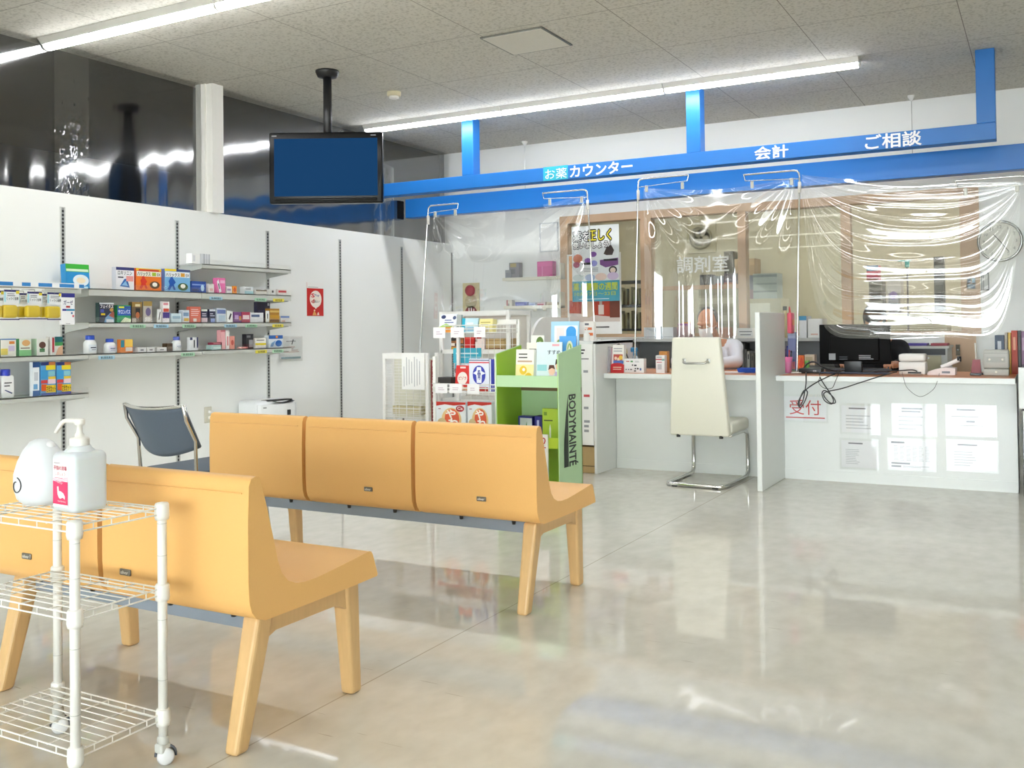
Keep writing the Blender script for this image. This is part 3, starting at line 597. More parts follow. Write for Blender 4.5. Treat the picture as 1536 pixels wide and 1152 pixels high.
def shelf(y0, y1, z, label, tags=(), lip=.03):
    t = thing('wall_shelf', label, 'shelf', (WX, (y0+y1)/2, z), 0, 'steel shelves on the left partition'); h = (y1-y0)/2-.002
    MB().box(.012, -h, -.006, .25, h, 0, shelfm).box(.244, -h, -lip, .25, h, .0, shelfm).box(.012, -h, -lip*.6, .018, h, 0, shelfm).build('deck', t)
    for e in (-1, 1):
        yy = e*(h-.012)
        MB().prism([(.004, .0), (.004, -.07), (.03, -.06), (.23, -lip-.004), (.244, -lip*.5), (.244, 0)], yy-.002, yy+.002, shelfm, 'y').build('bracket', t)
    MB().box(.247, -h, -.002, .249, h, .034, clear).build('clear_guard', t)
    for px, py, c in tags:
        p = at(px, py, X=XF+.002); yy = p.y-(y0+y1)/2
        q = MB().box(.2505, yy-.062, -lip-.008, .252, yy+.062, -lip+.016, P(TAGC[c])); q.text('第2類医薬品' if c != 'y' else '指定第2類', ink, (.2525, yy-.045, -lip-.004), Y3, Z3, .09, .016, .01)
        tag(q.build('category_tag', t), {'g': 'pale green tag', 'b': 'pale blue tag', 'y': 'yellow tag'}[c])
YA, YM, YE = 4.068, 5.008, 5.949
SZ = {'A': 1.572, 'B': 1.366, 'C': 1.150, 'D': .950, 'M': .950, 'L': .707}
shelf(YM, YE, SZ['A'], 'topmost short wall shelf carrying only two small white cartons', lip=.03)
shelf(YA, YM, SZ['B'], 'wall shelf under the green pouch and large orange and blue cartons', lip=.045)
shelf(YM, YE, SZ['B'], 'wall shelf directly below the topmost short one', [(324, 446, 'b'), (391, 447, 'g'), (418, 448, 'y')], .045)
shelf(YA, YM, SZ['C'], 'wall shelf under the dark carton and green-white carton', [(207, 488, 'g'), (242, 488, 'b'), (284, 488, 'g')])
shelf(YM, YE, SZ['C'], 'wall shelf with purple, black and gold cartons near the red notice', [(346, 488, 'b'), (377, 488, 'g'), (417, 488, 'y')])
shelf(YA, YM, SZ['D'], 'wall shelf carrying the two blue-capped round bottles', [(160, 535, 'b')])
shelf(YM, YE, SZ['D'], 'lowest right wall shelf carrying the pink cartons', [(282, 530, 'g'), (392, 526, 'y'), (417, 525, 'g')])
shelf(3.128, YA, SZ['M'], 'wall shelf at the left edge below the yellow bandage packs')
shelf(3.128, YA, SZ['L'], 'lowest wall shelf at the left edge under the blue pouches')
def art(m, w, h, ds):
    """printed front in local x, z at y = 0; coordinates are fractions of the face"""
    for k, d in enumerate(ds):
        y = -.0006-.00035*k; o = lambda a, b: (-w/2+a*w, y, b*h)
        if d[0] == 'r': m.quad(o(d[1], d[2]), X3, Z3, (d[3]-d[1])*w, (d[4]-d[2])*h, P(d[5]))
        elif d[0] == 't': m.text(d[1], P(d[6]), o(d[2], d[3]), X3, Z3, (d[4]-d[2])*w, (d[5]-d[3])*h, d[7] if len(d) > 7 else .02, True)
        elif d[0] == 'c': m.disc(o(d[1], d[2]), X3, Z3, d[3]*w, P(d[5]), d[4]*h)
        elif d[0] == 'l': m.lines(P(d[6]), o(d[1], d[2]), X3, Z3, (d[3]-d[1])*w, (d[4]-d[2])*h, d[5])
        elif d[0] == 'p': m.poly((-w/2, y, 0), X3, Z3, [(a*w, b*h) for a, b in d[1]], P(d[2]))
        elif d[0] == 'v': m.text(d[1], P(d[6]), o(d[2], d[3]), X3, Z3, (d[4]-d[2])*w, (d[5]-d[3])*h, .02, vert=True)
def carton(name, label, cat, loc, rz, w, d, h, base, ds, group=None, side=None, lean=0.):
    m = MB()
    if lean: m.M = Matrix.Rotation(lean, 4, 'X')
    m.box(-w/2, 0, 0, w/2, d, h, P(base))
    if side: m.quad((-w/2-.0006, d, 0), (0, -1, 0), Z3, d, h, P(side))
    art(m, w, h, ds)
    return tag(m.build(name, loc=loc, rz=rz), label, cat, group)
def bottle(name, label, loc, rz, w, h, cap, ds, body='#eef0f0', group=None, d=None, square=False):
    t = thing(name, label, 'bottle', loc, rz, group); r = w/2
    if square: MB().rbox(-r, 0, 0, r, d, h*.78, P(body), min(r, d)*.25, 3).lathe([(r*.6, h*.72), (r*.55, h*.8)], (0, d/2, 0), P(body), 14).build('bottle', t)
    else: MB().lathe([(r*.94, 0), (r, h*.03), (r, h*.55), (r*.9, h*.66), (r*.62, h*.74), (r*.6, h*.78)], (0, r, 0), P(body), 20).build('bottle', t)
    MB().lathe([(r*.66, h*.76), (r*.7, h*.78), (r*.68, h*.985), (r*.6, h)], (0, d/2 if square else r, 0), mat(cap, .35), 18).build('cap', t)
    q = MB()
    if square: art(q, w*.82, h*.7, ds)
    else:
        def lf(u, v): a = (u-.5)*1.7; return (r*1.006*math.sin(a), r-r*1.006*math.cos(a), h*(.1+.4*v))
        q.grid(lf, 10, 2, P(ds[0][5])); q.grid(lambda u, v: (r*1.012*math.sin((u-.5)*1.1), r-r*1.012*math.cos((u-.5)*1.1), h*(.3+.06*v)), 8, 1, P(ds[1][5])); q.grid(lambda u, v: (r*1.012*math.sin((u-.5)*.8), r-r*1.012*math.cos((u-.5)*.8), h*(.2+.03*v)), 8, 1, ink)
    q.build('label', t)
RL = PI/2
def wp(kind, px0, py0, px1, s, label, base, ds, d=.03, X=-5.325, name='carton', cat='medicine box', side=None, group=None, rz=RL, lean=0., lift=0., h=None, **k):
    """goods on the left partition, front in the plane X"""
    z = SZ[s]+lift+.0005 if isinstance(s, str) else s
    a = at(px0, py0+6, X=X).y; b = at(px1, py0+6, X=X).y; w = b-a
    h = h or at((px0+px1)/2, py0, X=X).z-z; loc = (X, (a+b)/2, z)
    if kind == 'b': return bottle(name, label, loc, rz, w, h, base, ds, group=group or GM, d=d, **k)
    return carton(name, label, cat, loc, rz, w, d, h, base, ds, group or GM, side, lean)
GM = 'goods on the wall shelves'
B = 'c'
wp(B, 288, 380, 300, 'A', 'plain white carton on the topmost short shelf', '#f1f1ef', [('r', .1, .2, .4, .8, '#dcdde0')], d=.06)
wp(B, 301, 381, 315, 'A', 'grey-striped white carton next to the plain one on the top shelf', '#d9dbdf', [('r', .3, .0, .42, 1, '#a9adb6'), ('r', .6, 0, .66, 1, '#b7bac2'), ('r', .86, 0, .95, 1, '#a9adb6')], d=.06)
# second shelf
wp(B, 100, 396, 135, 'B', 'green and blue pouch leaning at the left end of the shelf', '#1e8fd0', [('r', 0, .68, 1, 1, '#37b034'), ('r', .02, .70, .96, .80, '#d9f0d2'), ('c', .62, .34, .34, .24, '#e9f3f8'), ('c', .62, .34, .2, .12, '#f7e7c8'), ('r', .1, .02, .9, .1, '#bfe3f2')], d=.05, X=-5.40, name='pouch', cat='pouch', lean=-.08)
wp(B, 174, 401, 201, 'B', 'white carton with navy top and blue swoosh, left of the orange carton', '#f2f1f4', [('r', 0, .87, 1, 1, '#2b2f6e'), ('t', 'ロキソニン', .1, .66, .88, .84, '#20222c'), ('r', .1, .52, .4, .58, '#44464f'), ('p', [(.2, .15), (.75, .1), (.6, .5), (.45, .48)], '#1d62b4'), ('p', [(.3, .2), (.65, .17), (.52, .4)], '#8ec4ea'), ('r', .55, .38, .95, .62, '#e79a94')], side='#c8c9d2', d=.04)
wp(B, 204, 403, 242, 'B', 'large orange carton with running figure', '#ee7a1e', [('r', 0, .9, 1, 1, '#f0c51c'), ('r', .1, .88, .9, .96, '#c83a20'), ('r', .02, .64, .98, .87, '#f6f2e4'), ('t', 'ハリックス', .05, .66, .56, .84, '#26211f', .03), ('r', .62, .67, .78, .83, '#a9c62f'), ('t', 'EX', .82, .68, .95, .8, '#3b3b3b'), ('p', [(.12, .1), (.2, .3), (.16, .45), (.24, .58), (.34, .55), (.42, .4), (.36, .3), (.44, .1), (.36, .08), (.3, .25), (.2, .06)], '#d8331c'), ('c', .27, .58, .06, .07, '#d8331c'), ('c', .72, .26, .2, .17, '#5a3b18'), ('c', .72, .28, .1, .1, '#f5f0e6')], side='#d2512a', d=.035)
wp(B, 247, 404, 285, 'B', 'large blue and white carton with running figure', '#78b4e0', [('r', 0, .9, .45, 1, '#f0d01c'), ('r', .45, .9, 1, 1, '#38457c'), ('r', .02, .64, .98, .88, '#eef2f6'), ('t', 'ハリックス', .04, .66, .58, .82, '#1f2126', .03), ('r', .62, .67, .78, .83, '#d99b2c'), ('t', 'EX', .82, .68, .95, .8, '#3b3b3b'), ('p', [(.1, .08), (.18, .3), (.14, .45), (.22, .6), (.34, .55), (.42, .4), (.34, .3), (.42, .08), (.34, .06), (.28, .25), (.18, .05)], '#1554ae'), ('c', .26, .58, .06, .07, '#1554ae'), ('c', .7, .22, .2, .17, '#3a5a2c'), ('c', .7, .25, .1, .1, '#f5f0e6')], side='#5a6fae', d=.035)
wp(B, 287, 422, 309, 'B', 'small dark blue carton right of the blue and white one', '#20489c', [('r', .05, .62, .9, .75, '#7d9cd6'), ('c', .75, .4, .12, .3, '#bcd9ee'), ('r', .05, .1, .5, .3, '#16306e')], d=.05)
wp(B, 313, 426, 321, 'B', 'slim pale carton between dark blue and pink cartons', '#eee6e2', [('r', .2, .2, .8, .5, '#e3b9b4')], d=.04)
wp(B, 325, 417, 338, 'B', 'pink carton on the second shelf with a slanted white card', '#e874ae', [('p', [(.02, .75), (.2, .9), (.55, .1), (.3, .02)], '#f5f3f3'), ('r', .4, .65, .95, .85, '#f3b6d4'), ('p', [(.14, .6), (.24, .66), (.36, .3), (.28, .25)], '#3a3a40')], d=.04)
wp(B, 340, 430, 348, 'B', 'tiny white carton with lilac print beside the pink carton', '#f0ece8', [('r', .1, .4, .8, .7, '#c2a8c8')], d=.04)
wp(B, 349, 429, 355, 'B', 'tiny orange card with diamond mark on the second shelf', '#f09a2a', [('p', [(.5, .1), (.9, .5), (.5, .9), (.1, .5)], '#d8501c')], d=.01, name='price_card', cat='card')
wp(B, 367, 430, 380, 'B', 'white carton with small grey print, middle of the second shelf', '#eef2f4', [('l', .1, .55, .9, .9, 2, '#50525a'), ('r', 0, 0, 1, .4, '#a9cfd8')], d=.05)
wp(B, 384, 435, 400, 'B', 'low flat beige carton with brown top on the second shelf', '#e7e3dc', [('r', 0, .75, 1, 1, '#7a6450')], d=.07)
wp(B, 405, 434, 414, 'B', 'low white carton with black mark near the shelf end', '#eceae8', [('r', .3, .4, .6, .8, '#3d3d40')], d=.06)
wp(B, 417, 434, 430, 'B', 'low white carton with red band at the end of the second shelf', '#efe9e6', [('r', .05, .45, .95, .8, '#c9404a')], d=.06)
# third shelf
wp(B, 149, 454, 171, 'C', 'black-topped carton with coloured picture', '#2e3348', [('r', .0, .92, 1, 1, '#e2e6ea'), ('t', 'フェイタス', .06, .72, .94, .9, '#f6f6f6', .03), ('c', .82, .64, .13, .09, '#c09448'), ('r', .05, .5, .3, .66, '#4a56a6'), ('r', .1, .36, .38, .46, '#e4c52f'), ('p', [(.4, .25), (.75, .5), (1, .3), (1, 0), (.3, 0)], '#78a6cc'), ('p', [(.62, .35), (.9, .58), (1, .5), (1, .2)], '#a05848'), ('r', .45, .0, .95, .16, '#d9dde0')], d=.035, side='#2a4a48')
wp(B, 176, 458, 196, 'C', 'green and blue carton beside the black-topped carton', '#2f9a62', [('r', 0, .82, 1, .95, '#3350a6'), ('r', .1, .84, .5, .93, '#e6e33a'), ('r', 0, .4, 1, .8, '#2a5ab4'), ('t', 'サロンパス', .05, .5, .95, .74, '#f4f8ff', .03), ('p', [(.2, 0), (.55, .3), (1, .2), (1, 0)], '#e4ecc8')], side='#1f8c50', d=.05)
wp(B, 198, 453, 213, 'C', 'brown carton with black picture and gold top', '#6d5a40', [('r', 0, .76, 1, 1, '#9c7c3c'), ('r', .35, .2, .8, .7, '#1d1a18'), ('c', .55, .35, .2, .16, '#b8683c'), ('r', .0, 0, .4, .2, '#c9c2b0'), ('r', .3, .78, .8, .9, '#e0d2a8')], d=.035)
wp(B, 215, 452, 228, 'C', 'silver carton with gold top right of the brown one', '#b9b2a8', [('r', 0, .78, 1, 1, '#a58a4a'), ('c', .55, .5, .3, .2, '#6a5f86'), ('r', .2, .05, .8, .25, '#ddd9d2')], d=.035)
wp(B, 236, 464, 242, 'C', 'small upright white card with dark slash, third shelf', '#f2f2f0', [('p', [(.3, .2), (.5, .2), (.8, .8), (.6, .8)], '#33343a')], d=.006, name='price_card', cat='card')
wp(B, 244, 452, 254, 'C', 'white and purple carton on the third shelf', '#efe9ea', [('r', .1, .82, .8, .92, '#d98a98'), ('r', .1, .5, .9, .66, '#c8503c'), ('r', 0, .2, 1, .48, '#4a3a86')], d=.03)
wp(B, 257, 470, 272, 'C', 'pale blue carton near the second rail on the third shelf', '#cfe2ea', [('r', .1, .4, .9, .7, '#9ab8cc')], d=.04)
wp(B, 274, 465, 284, 'C', 'slim carton with yellow band left of the coral carton', '#cfd8e2', [('r', .2, .1, .9, .35, '#e0b84a'), ('r', .1, .5, .9, .8, '#7a95b4')], d=.04)
wp(B, 285, 460, 301, 'C', 'coral red carton with white print on the third shelf', '#d8705c', [('l', .1, .4, .9, .9, 4, '#f2d8d0'), ('r', .3, .05, .6, .25, '#f1eee8')], d=.035)
wp(B, 302, 464, 311, 'C', 'navy-faced carton right of the coral one', '#2a2c4c', [('r', 0, .85, 1, 1, '#d8dcd0'), ('l', .1, .45, .9, .75, 2, '#e6e6f0'), ('r', 0, 0, 1, .35, '#d8c4cc')], d=.03)
wp(B, 314, 464, 323, 'C', 'navy-faced carton with blue foot, next to the other navy one', '#2b2d48', [('r', 0, .85, 1, 1, '#d5d8e4'), ('l', .1, .45, .9, .75, 2, '#e0e2f0'), ('r', .2, 0, .9, .3, '#8ea4dc')], d=.03)
wp(B, 325, 462, 339, 'C', 'pale grey carton with blue head on the third shelf', '#d3dbe6', [('r', .05, .6, .95, .88, '#6d7fb4'), ('r', .2, .1, .9, .5, '#b4cbdc')], d=.035)
wp(B, 341, 466, 349, 'C', 'white card with black strokes beside the purple carton', '#f3f3f0', [('p', [(.2, .3), (.45, .2), (.8, .7), (.6, .8)], '#222226')], d=.006, name='price_card', cat='card')
wp(B, 351, 468, 362, 'C', 'purple carton with orange mark on the third shelf', '#7a4a86', [('r', .1, .3, .6, .7, '#c3a0cf'), ('r', .7, .2, .95, .6, '#e09a3a')], d=.05)
wp(B, 363, 468, 375, 'C', 'crimson carton between purple and white ones', '#b23a58', [('r', .1, .3, .9, .7, '#ecd6da')], d=.05)
wp(B, 376, 469, 395, 'C', 'white carton with blue lettering bar in front of the dark tall one', '#e8eaee', [('r', .05, .55, .7, .8, '#58688e')], d=.03)
wp(B, 385, 453, 405, 'C', 'tall dark violet carton standing at the back of the third shelf', '#34324c', [('r', .1, .2, .9, .6, '#4c4a68'), ('r', .8, .82, .95, .95, '#c8c8d8')], d=.03, X=-5.40)
wp(B, 399, 466, 404, 'C', 'small white card with thin black mark before the gold cartons', '#f2f2ee', [('r', .35, .3, .6, .75, '#2a2a2e')], d=.004, X=-5.312, name='price_card', cat='card')
wp(B, 405, 476, 419, 'C', 'lower gold carton of the stacked pair on the third shelf', '#c9962e', [('r', 0, .1, 1, .4, '#6e4a20')], d=.05, h=.058)
wp(B, 405, 467, 419, 'C', 'upper gold carton of the stacked pair on the third shelf', '#b07c28', [('r', 0, .4, 1, .7, '#e0c070')], d=.05, lift=.0585, h=.05)
wp(B, 421, 474, 434, 'C', 'low white carton with blue edge at the end of the third shelf', '#e9e6e2', [('r', 0, .7, 1, 1, '#6d86b8'), ('r', .1, .1, .5, .3, '#d8a888')], d=.06)
# fourth shelf
LBL = [('', 0, 0, 0, 0, '#e6e9ee'), ('', 0, 0, 0, 0, '#2d3140')]
wp('b', 133, 503, 149, 'D', 'larger round white bottle with blue cap, fourth shelf', '#2f55c8', [('', 0, 0, 0, 0, '#dfe6ec'), ('', 0, 0, 0, 0, '#2a3346')], name='pill_bottle')
wp('b', 163, 508, 177, 'D', 'smaller round white bottle with blue cap, fourth shelf', '#2f55c8', [('', 0, 0, 0, 0, '#e4e2ee'), ('', 0, 0, 0, 0, '#3c3a72')], name='pill_bottle')
wp(B, 181, 509, 199, 'D', 'orange and yellow carton right of the two round bottles', '#ef8a3c', [('r', .35, .45, 1, 1, '#f4c95a'), ('r', 0, .4, .3, .95, '#2e86a0'), ('r', .4, .1, .95, .4, '#f3e6d8')], d=.035)
for px0, px1, lb_ in ((207, 219, 'first white price block right of the orange carton'), (221, 232, 'second white price block right of the orange carton'), (236, 250, 'third white price block right of the orange carton')):
    wp(B, px0, 521, px1, 'D', lb_, '#ecebe9', [('r', .3, .3, .7, .6, '#8c8c90')], d=.05, name='price_block', cat='price stand', group='price blocks on the fourth shelf')
wp(B, 251, 515, 263, 'D', 'dark brown flat carton beside the violet-capped bottle', '#5a4632', [('r', .1, .3, .9, .6, '#7a6248')], d=.05, X=-5.36)
wp('b', 264, 505, 275, 'D', 'small white bottle with violet cap at the second rail', '#5a6ac0', [('', 0, 0, 0, 0, '#e8eaee'), ('', 0, 0, 0, 0, '#8a92a8')], name='pill_bottle')
wp(B, 285, 506, 297, 'D', 'white carton with navy stripes on the fourth shelf', '#eef0f2', [('r', .0, .8, .3, 1, '#2c2f58'), ('r', .82, .2, 1, 1, '#3a3e66'), ('r', .45, .2, .6, .8, '#44464e')], d=.03)
wp(B, 318, 519, 333, 'D', 'flat turquoise-white carton lying under the maroon one', '#b9ddd8', [('r', .1, .2, .9, .6, '#dfeeea')], d=.06, h=.035)
wp(B, 319, 513, 333, 'D', 'flat maroon carton lying on the turquoise-white one', '#8e3346', [('r', .1, .4, .9, .7, '#c88a94')], d=.05, lift=.0355, h=.018)
wp(B, 331, 495, 338, 'D', 'tall pink carton on the fourth shelf', '#eeb2b6', [('r', 0, .9, 1, 1, '#d9808a')], d=.04)
wp(B, 339, 496, 344, 'D', 'tall slim white carton with red marks right of the tall pink one', '#f3efec', [('r', .3, .2, .7, .7, '#d8787c')], d=.04)
wp(B, 345, 504, 352, 'D', 'shorter salmon carton next to the tall white one', '#e79a8c', [('c', .5, .5, .3, .2, '#c05a50')], d=.04)
wp(B, 361, 520, 372, 'D', 'low pale red price block on the fourth shelf', '#e4b6ae', [('r', .1, .3, .9, .6, '#c8706c')], d=.04, name='price_block', cat='price stand')
wp(B, 369, 501, 380, 'D', 'black carton with silver picture on the fourth shelf', '#26262c', [('r', .4, .1, .95, .6, '#9a9a9c'), ('r', .1, .75, .6, .9, '#77777c')], d=.04)
wp(B, 383, 507, 399, 'D', 'white carton with yellow band on the fourth shelf', '#f0eee6', [('r', 0, .3, 1, .5, '#ecd41c'), ('l', .1, .72, .9, .9, 1, '#34343a')], d=.03, X=-5.318)
wp(B, 403, 503, 424, 'D', 'blue and white carton at the right end of the fourth shelf', '#dfe8f0', [('r', 0, .72, 1, 1, '#2a62b0'), ('r', .5, .78, .65, .95, '#f0902a'), ('c', .7, .35, .24, .26, '#2f70c0'), ('p', [(.1, .1), (.2, .4), (.5, .6), (.3, .1)], '#7aa4d0')], d=.04)
# left shelves
wp(B, 1, 508, 24, 'M', 'white carton with orange print at the left edge, middle shelf', '#f1efe8', [('r', 0, .93, 1, 1, '#5a8ac0'), ('r', .55, .7, .9, .85, '#e0883c'), ('r', .5, .3, .9, .6, '#d8cce4'), ('r', 0, .1, .45, .45, '#e8d46a')], d=.05, side='#3d6a52')
wp(B, 29, 508, 47, 'M', 'green-footed carton with beige picture, middle left shelf', '#e6ece0', [('r', 0, 0, 1, .35, '#86c98c'), ('c', .55, .75, .34, .18, '#d8a870'), ('l', .1, .4, .9, .55, 1, '#6a5040')], d=.05, side='#3f9a62')
wp(B, 55, 508, 72, 'M', 'white carton with brown oval, middle left shelf', '#eeeee8', [('c', .5, .62, .3, .2, '#5a3328'), ('r', .25, .2, .7, .42, '#3f7a4a')], d=.05, side='#a9c4ac')
wp(B, 77, 505, 94, 'M', 'carton with red lettering strip and green picture, middle left shelf', '#e9e6e2', [('r', .3, .7, 1, 1, '#206a72'), ('r', .3, .5, 1, .7, '#4a9a5a'), ('p', [(.35, .0), (.6, .4), (1, .55), (1, 0)], '#dcae8c'), ('r', .06, .15, .24, .95, '#c23848')], d=.05)
wp('b', -14, 558, 0, 'L', 'square white bottle cut by the left edge, lowest shelf', '#2b3fb4', [('r', .0, .1, 1, .9, '#f4f4f4'), ('l', .1, .3, .9, .8, 4, '#5b5d66')], name='liquid_bottle', square=True, d=.06)
wp('b', 3, 554, 22, 'L', 'square white bottle with blue cap on the lowest shelf', '#2b3fb4', [('r', .0, .1, 1, .9, '#f4f4f4'), ('l', .1, .55, .95, .85, 2, '#33353c'), ('p', [(.1, .4), (.2, .42), (.9, .25), (.8, .2)], '#2a3a7a')], name='liquid_bottle', square=True, d=.06)
POU = lambda o: [('r', 0, .9, .55, 1, '#26357a'), ('r', .55, .9, 1, 1, '#c87840'), ('r', .35, .76, 1, .9, '#ecd92c'), ('r', 0, .5, .45, .76, '#3c9cd8'), ('r', .5, .58, .95, .72, '#86c8d8'), ('r', .5, .48, 1, .56, '#e8c83a'), ('r', 0, .36, .45, .46, '#d0403c'), ('r', .48, .34, 1, .48, '#ecd2dc'), ('p', [(.02, .14), (.4, .12), (.4, .33), (.02, .34)], '#e0601c'), ('r', .34, .08, 1, .3, '#f2d21c'), ('t', 'さまカット', .36, .1, .98, .28, '#1d1d1f', .04), ('r', 0, 0, 1, .07, '#3a4ca0')]
wp(B, 49, 543, 59, 'L', 'slim blue and white pouch on the lowest left shelf', '#eef3f8', [('r', 0, .84, 1, 1, '#1c4a8c'), ('r', 0, 0, 1, .16, '#1c5a9c'), ('r', .2, .45, .8, .7, '#c6ccd4'), ('r', .1, .2, .7, .35, '#6aa4d4')], d=.03, name='pouch', cat='pouch')
for px0, px1, lb_ in ((61, 83, 'blue and yellow pouch beside the slim one, lowest left shelf'), (85, 106, 'blue and yellow pouch furthest right on the lowest left shelf')): wp(B, px0, 543, px1, 'L', lb_, '#5aa4dc', POU(0), d=.03, name='pouch', cat='pouch', group='blue and yellow pouches')
# hanging strip with hooks and packs
t = thing('price_strip', 'long blue and white price strip with hooks on the left wall', 'price strip', (-5.20, 3.60, 1.357)); m = MB()
m.box(-.005, -.5, 0, .0, .36, .03, P('#f2f4f5'))
for a, b in ((-.2, -.11), (-.055, .0), (.05, .14), (.19, .29), (.325, .36)): m.quad((.0006, a, .004), Y3, Z3, b-a, .021, P('#2f7fc4'))
m.build('strip', t)
br = MB()
for yy in (-.45, .34): br.box(-.345, yy-.004, -.03, -.004, yy+.004, .02, shelfm)
br.tube([(-.02, -.5, .0), (-.02, .36, .0)], .006, steel, 8); br.build('bracket', t)
def bandage(px0, px1, py0, py1, X, label):
    a, b = at(px0, 455, X=X).y, at(px1, 455, X=X).y; zt_, zb_ = at(px1, py0, X=X).z, at(px1, py1, X=X).z; w, h = b-a, zt_-zb_
    t = thing('hanging_pack', label, 'pack', (X, (a+b)/2, zb_), RL, 'yellow bandage packs hanging on the left wall')
    MB().rbox(-w/2+.004, .002, .012, w/2-.004, .045, h*.5, mat('#e8c922', .6), .014, 3).build('yellow_roll', t)
    m = MB(); m.box(-w/2, .0, h*.55, w/2, .002, h, P('#eef1f3')); art(m, w, h, [('r', 0, .93, 1, 1, '#2a2a66'), ('r', .78, .87, 1, .97, '#e6d23a'), ('r', 0, .6, .12, .92, '#a9d8e6'), ('l', .2, .78, .9, .9, 2, '#5c5e66'), ('t', 'くっつく包帯', .16, .66, .92, .76, '#35363e')]); m.build('header_card', t)
    MB().box(-w/2, -.001, h*.04, w/2, -.0004, h*.56, clear).build('clear_bag', t); MB().box(-w/2, -.001, 0, w/2, .001, h*.04, P('#3a2f6a')).build('bottom_seal', t); MB().tube([(0, .001, h-.006), (0, .001, h+.012), (0, .12, h+.016)], .002, steel, 6).build('hook', t)
bandage(-15, 6, 436, 480, -5.20, 'yellow bandage pack cut by the left edge of the photo')
bandage(6, 29, 435, 480, -5.19, 'front yellow bandage pack nearest the left edge'); bandage(28, 43, 440, 479, -5.25, 'yellow bandage pack half hidden, left of the middle one')
bandage(41, 63, 438, 479, -5.19, 'front yellow bandage pack in the middle'); bandage(62, 72, 441, 479, -5.25, 'narrow visible yellow bandage pack behind the rightmost one'); bandage(71, 93, 439, 480, -5.19, 'front yellow bandage pack next to the white gauze pack')
wp(B, 92, 440, 112, at(100, 487, X=-5.185).z, 'white hanging gauze pack with dark blue top', '#f3f3f6', [('r', 0, .87, 1, 1, '#2a2a80'), ('t', 'ガーゼ', .16, .64, .86, .78, '#2a2a66', .02), ('r', .34, .54, .64, .6, '#b02c30'), ('r', .06, .44, .35, .5, '#2c2c86'), ('r', .35, .44, .98, .5, '#2a86b0'), ('r', .7, .34, .82, .4, '#4a7ab0'), ('r', .8, .24, .92, .31, '#d05a6a'), ('l', .3, .02, .8, .06, 1, '#8a8c94')], X=-5.185, d=.02, name='hanging_pack', cat='pack', group='hanging packs')
# notices on the wall
a, b = at(460, 432, X=WX), at(485, 474, X=WX); w = b.y-a.y; h = a.z-b.z
m = MB(); m.box(-w/2, 0, 0, w/2, .002, h+.05, P('#c41f1e')); m.quad((-w/2, -.0004, h), X3, Z3, w, .05, P('#f3f2ee')); art(m, w, h, [('c', .52, .61, .36, .31, '#f6ece0'), ('p', [(.4, .34), (.64, .34), (.52, .25)], '#f6ece0'), ('t', 'S', .26, .67, .44, .81, '#d01a30', .04), ('t', 'Pay', .46, .69, .74, .79, '#4a5a9a', .01), ('t', 'd', .26, .47, .42, .6, '#b01a28', .04), ('t', '払い', .44, .48, .74, .58, '#38404e', .01), ('p', [(.3, .02), (.36, .12), (.42, .2), (.5, .11), (.56, .03)], '#e8a860'), ('c', .43, .2, .05, .03, '#f2d8b8'), ('p', [(.58, .03), (.62, .12), (.68, .14), (.72, .03)], '#f3d8d0'), ('l', .05, 1.025, .92, 1.06, 1, '#3a3a3e')])
tag(m.build('payment_notice', loc=(WX+.003, (a.y+b.y)/2, b.z), rz=RL), 'red notice with white balloon on the left wall', 'notice')
a, b = at(420, 505, X=WX+.03), at(455, 541, X=WX+.03); w = b.y-a.y; h = a.z-b.z
t = thing('acrylic_notice', 'clear acrylic holder with white notice on the left wall', 'notice', (WX+.02, (a.y+b.y)/2, b.z), RL)
m = MB().box(-w/2+.01, 0, .02, w/2-.01, .0015, h-.01, P('#eff1f0')); art(m, w, h, [('l', .3, .78, .85, .85, 1, '#3c3e44'), ('p', [(.52, .68), (.56, .68), (.62, .88), (.58, .88)], '#22242a'), ('l', .15, .35, .85, .62, 4, '#c09a90'), ('r', .08, .1, .92, .18, '#8ba3a8')]); m.build('sheet', t)
MB().box(-w/2, -.003, 0, w/2, -.001, h, clear).box(-w/2, -.001, 0, w/2, .012, .004, clear).build('holder', t)
a, b = at(306, 610, X=WX), at(317, 634, X=WX); t = thing('wall_outlet', 'cream wall outlet with white plugs behind the grey chair', 'outlet', (WX, (a.y+b.y)/2, (a.z+b.z)/2), RL)
MB().rbox(-.036, -.008, -.06, .036, 0, .06, mat('#d8d5c4'), .004).build('plate', t)
for z in (-.022, .022): MB().rbox(-.004, -.035, z-.012, .024, -.008, z+.012, white, .004).build('plug', t)
# air purifier
t = thing('air_purifier', 'white air purifier standing by the left wall behind the bench', 'air purifier', (-5.36, 5.74, 0), RL-.15); m = MB()
m.rbox(-.19, -.11, 0, .19, .14, .545, mat('#eceff1', .3), .03, 4).build('housing', t)
fp = [(-.185+.37*k/12, -.115-.03*math.sin(PI*k/12)) for k in range(13)]; MB().prism(fp+[(.185, -.1), (-.185, -.1)], .06, .515, mat('#f2f4f5', .25), 'z', True).build('front_panel', t)
v = MB(); v.grid(lambda u, w_: (-.05+.2*u, -.146+.04*w_+.004, .532-.012*math.sin(PI*u)+.008*w_), 14, 2, dark); v.box(-.09, -.108, .54, .15, -.03, .547, dark); v.build('vent', t)
MB().box(.075, -.145, .425, .105, -.14, .465, dark).build('sensor', t); MB().lines(grey, (-.15, -.131, .485), X3, Z3, .07, .014, 1, .8).build('marking', t)
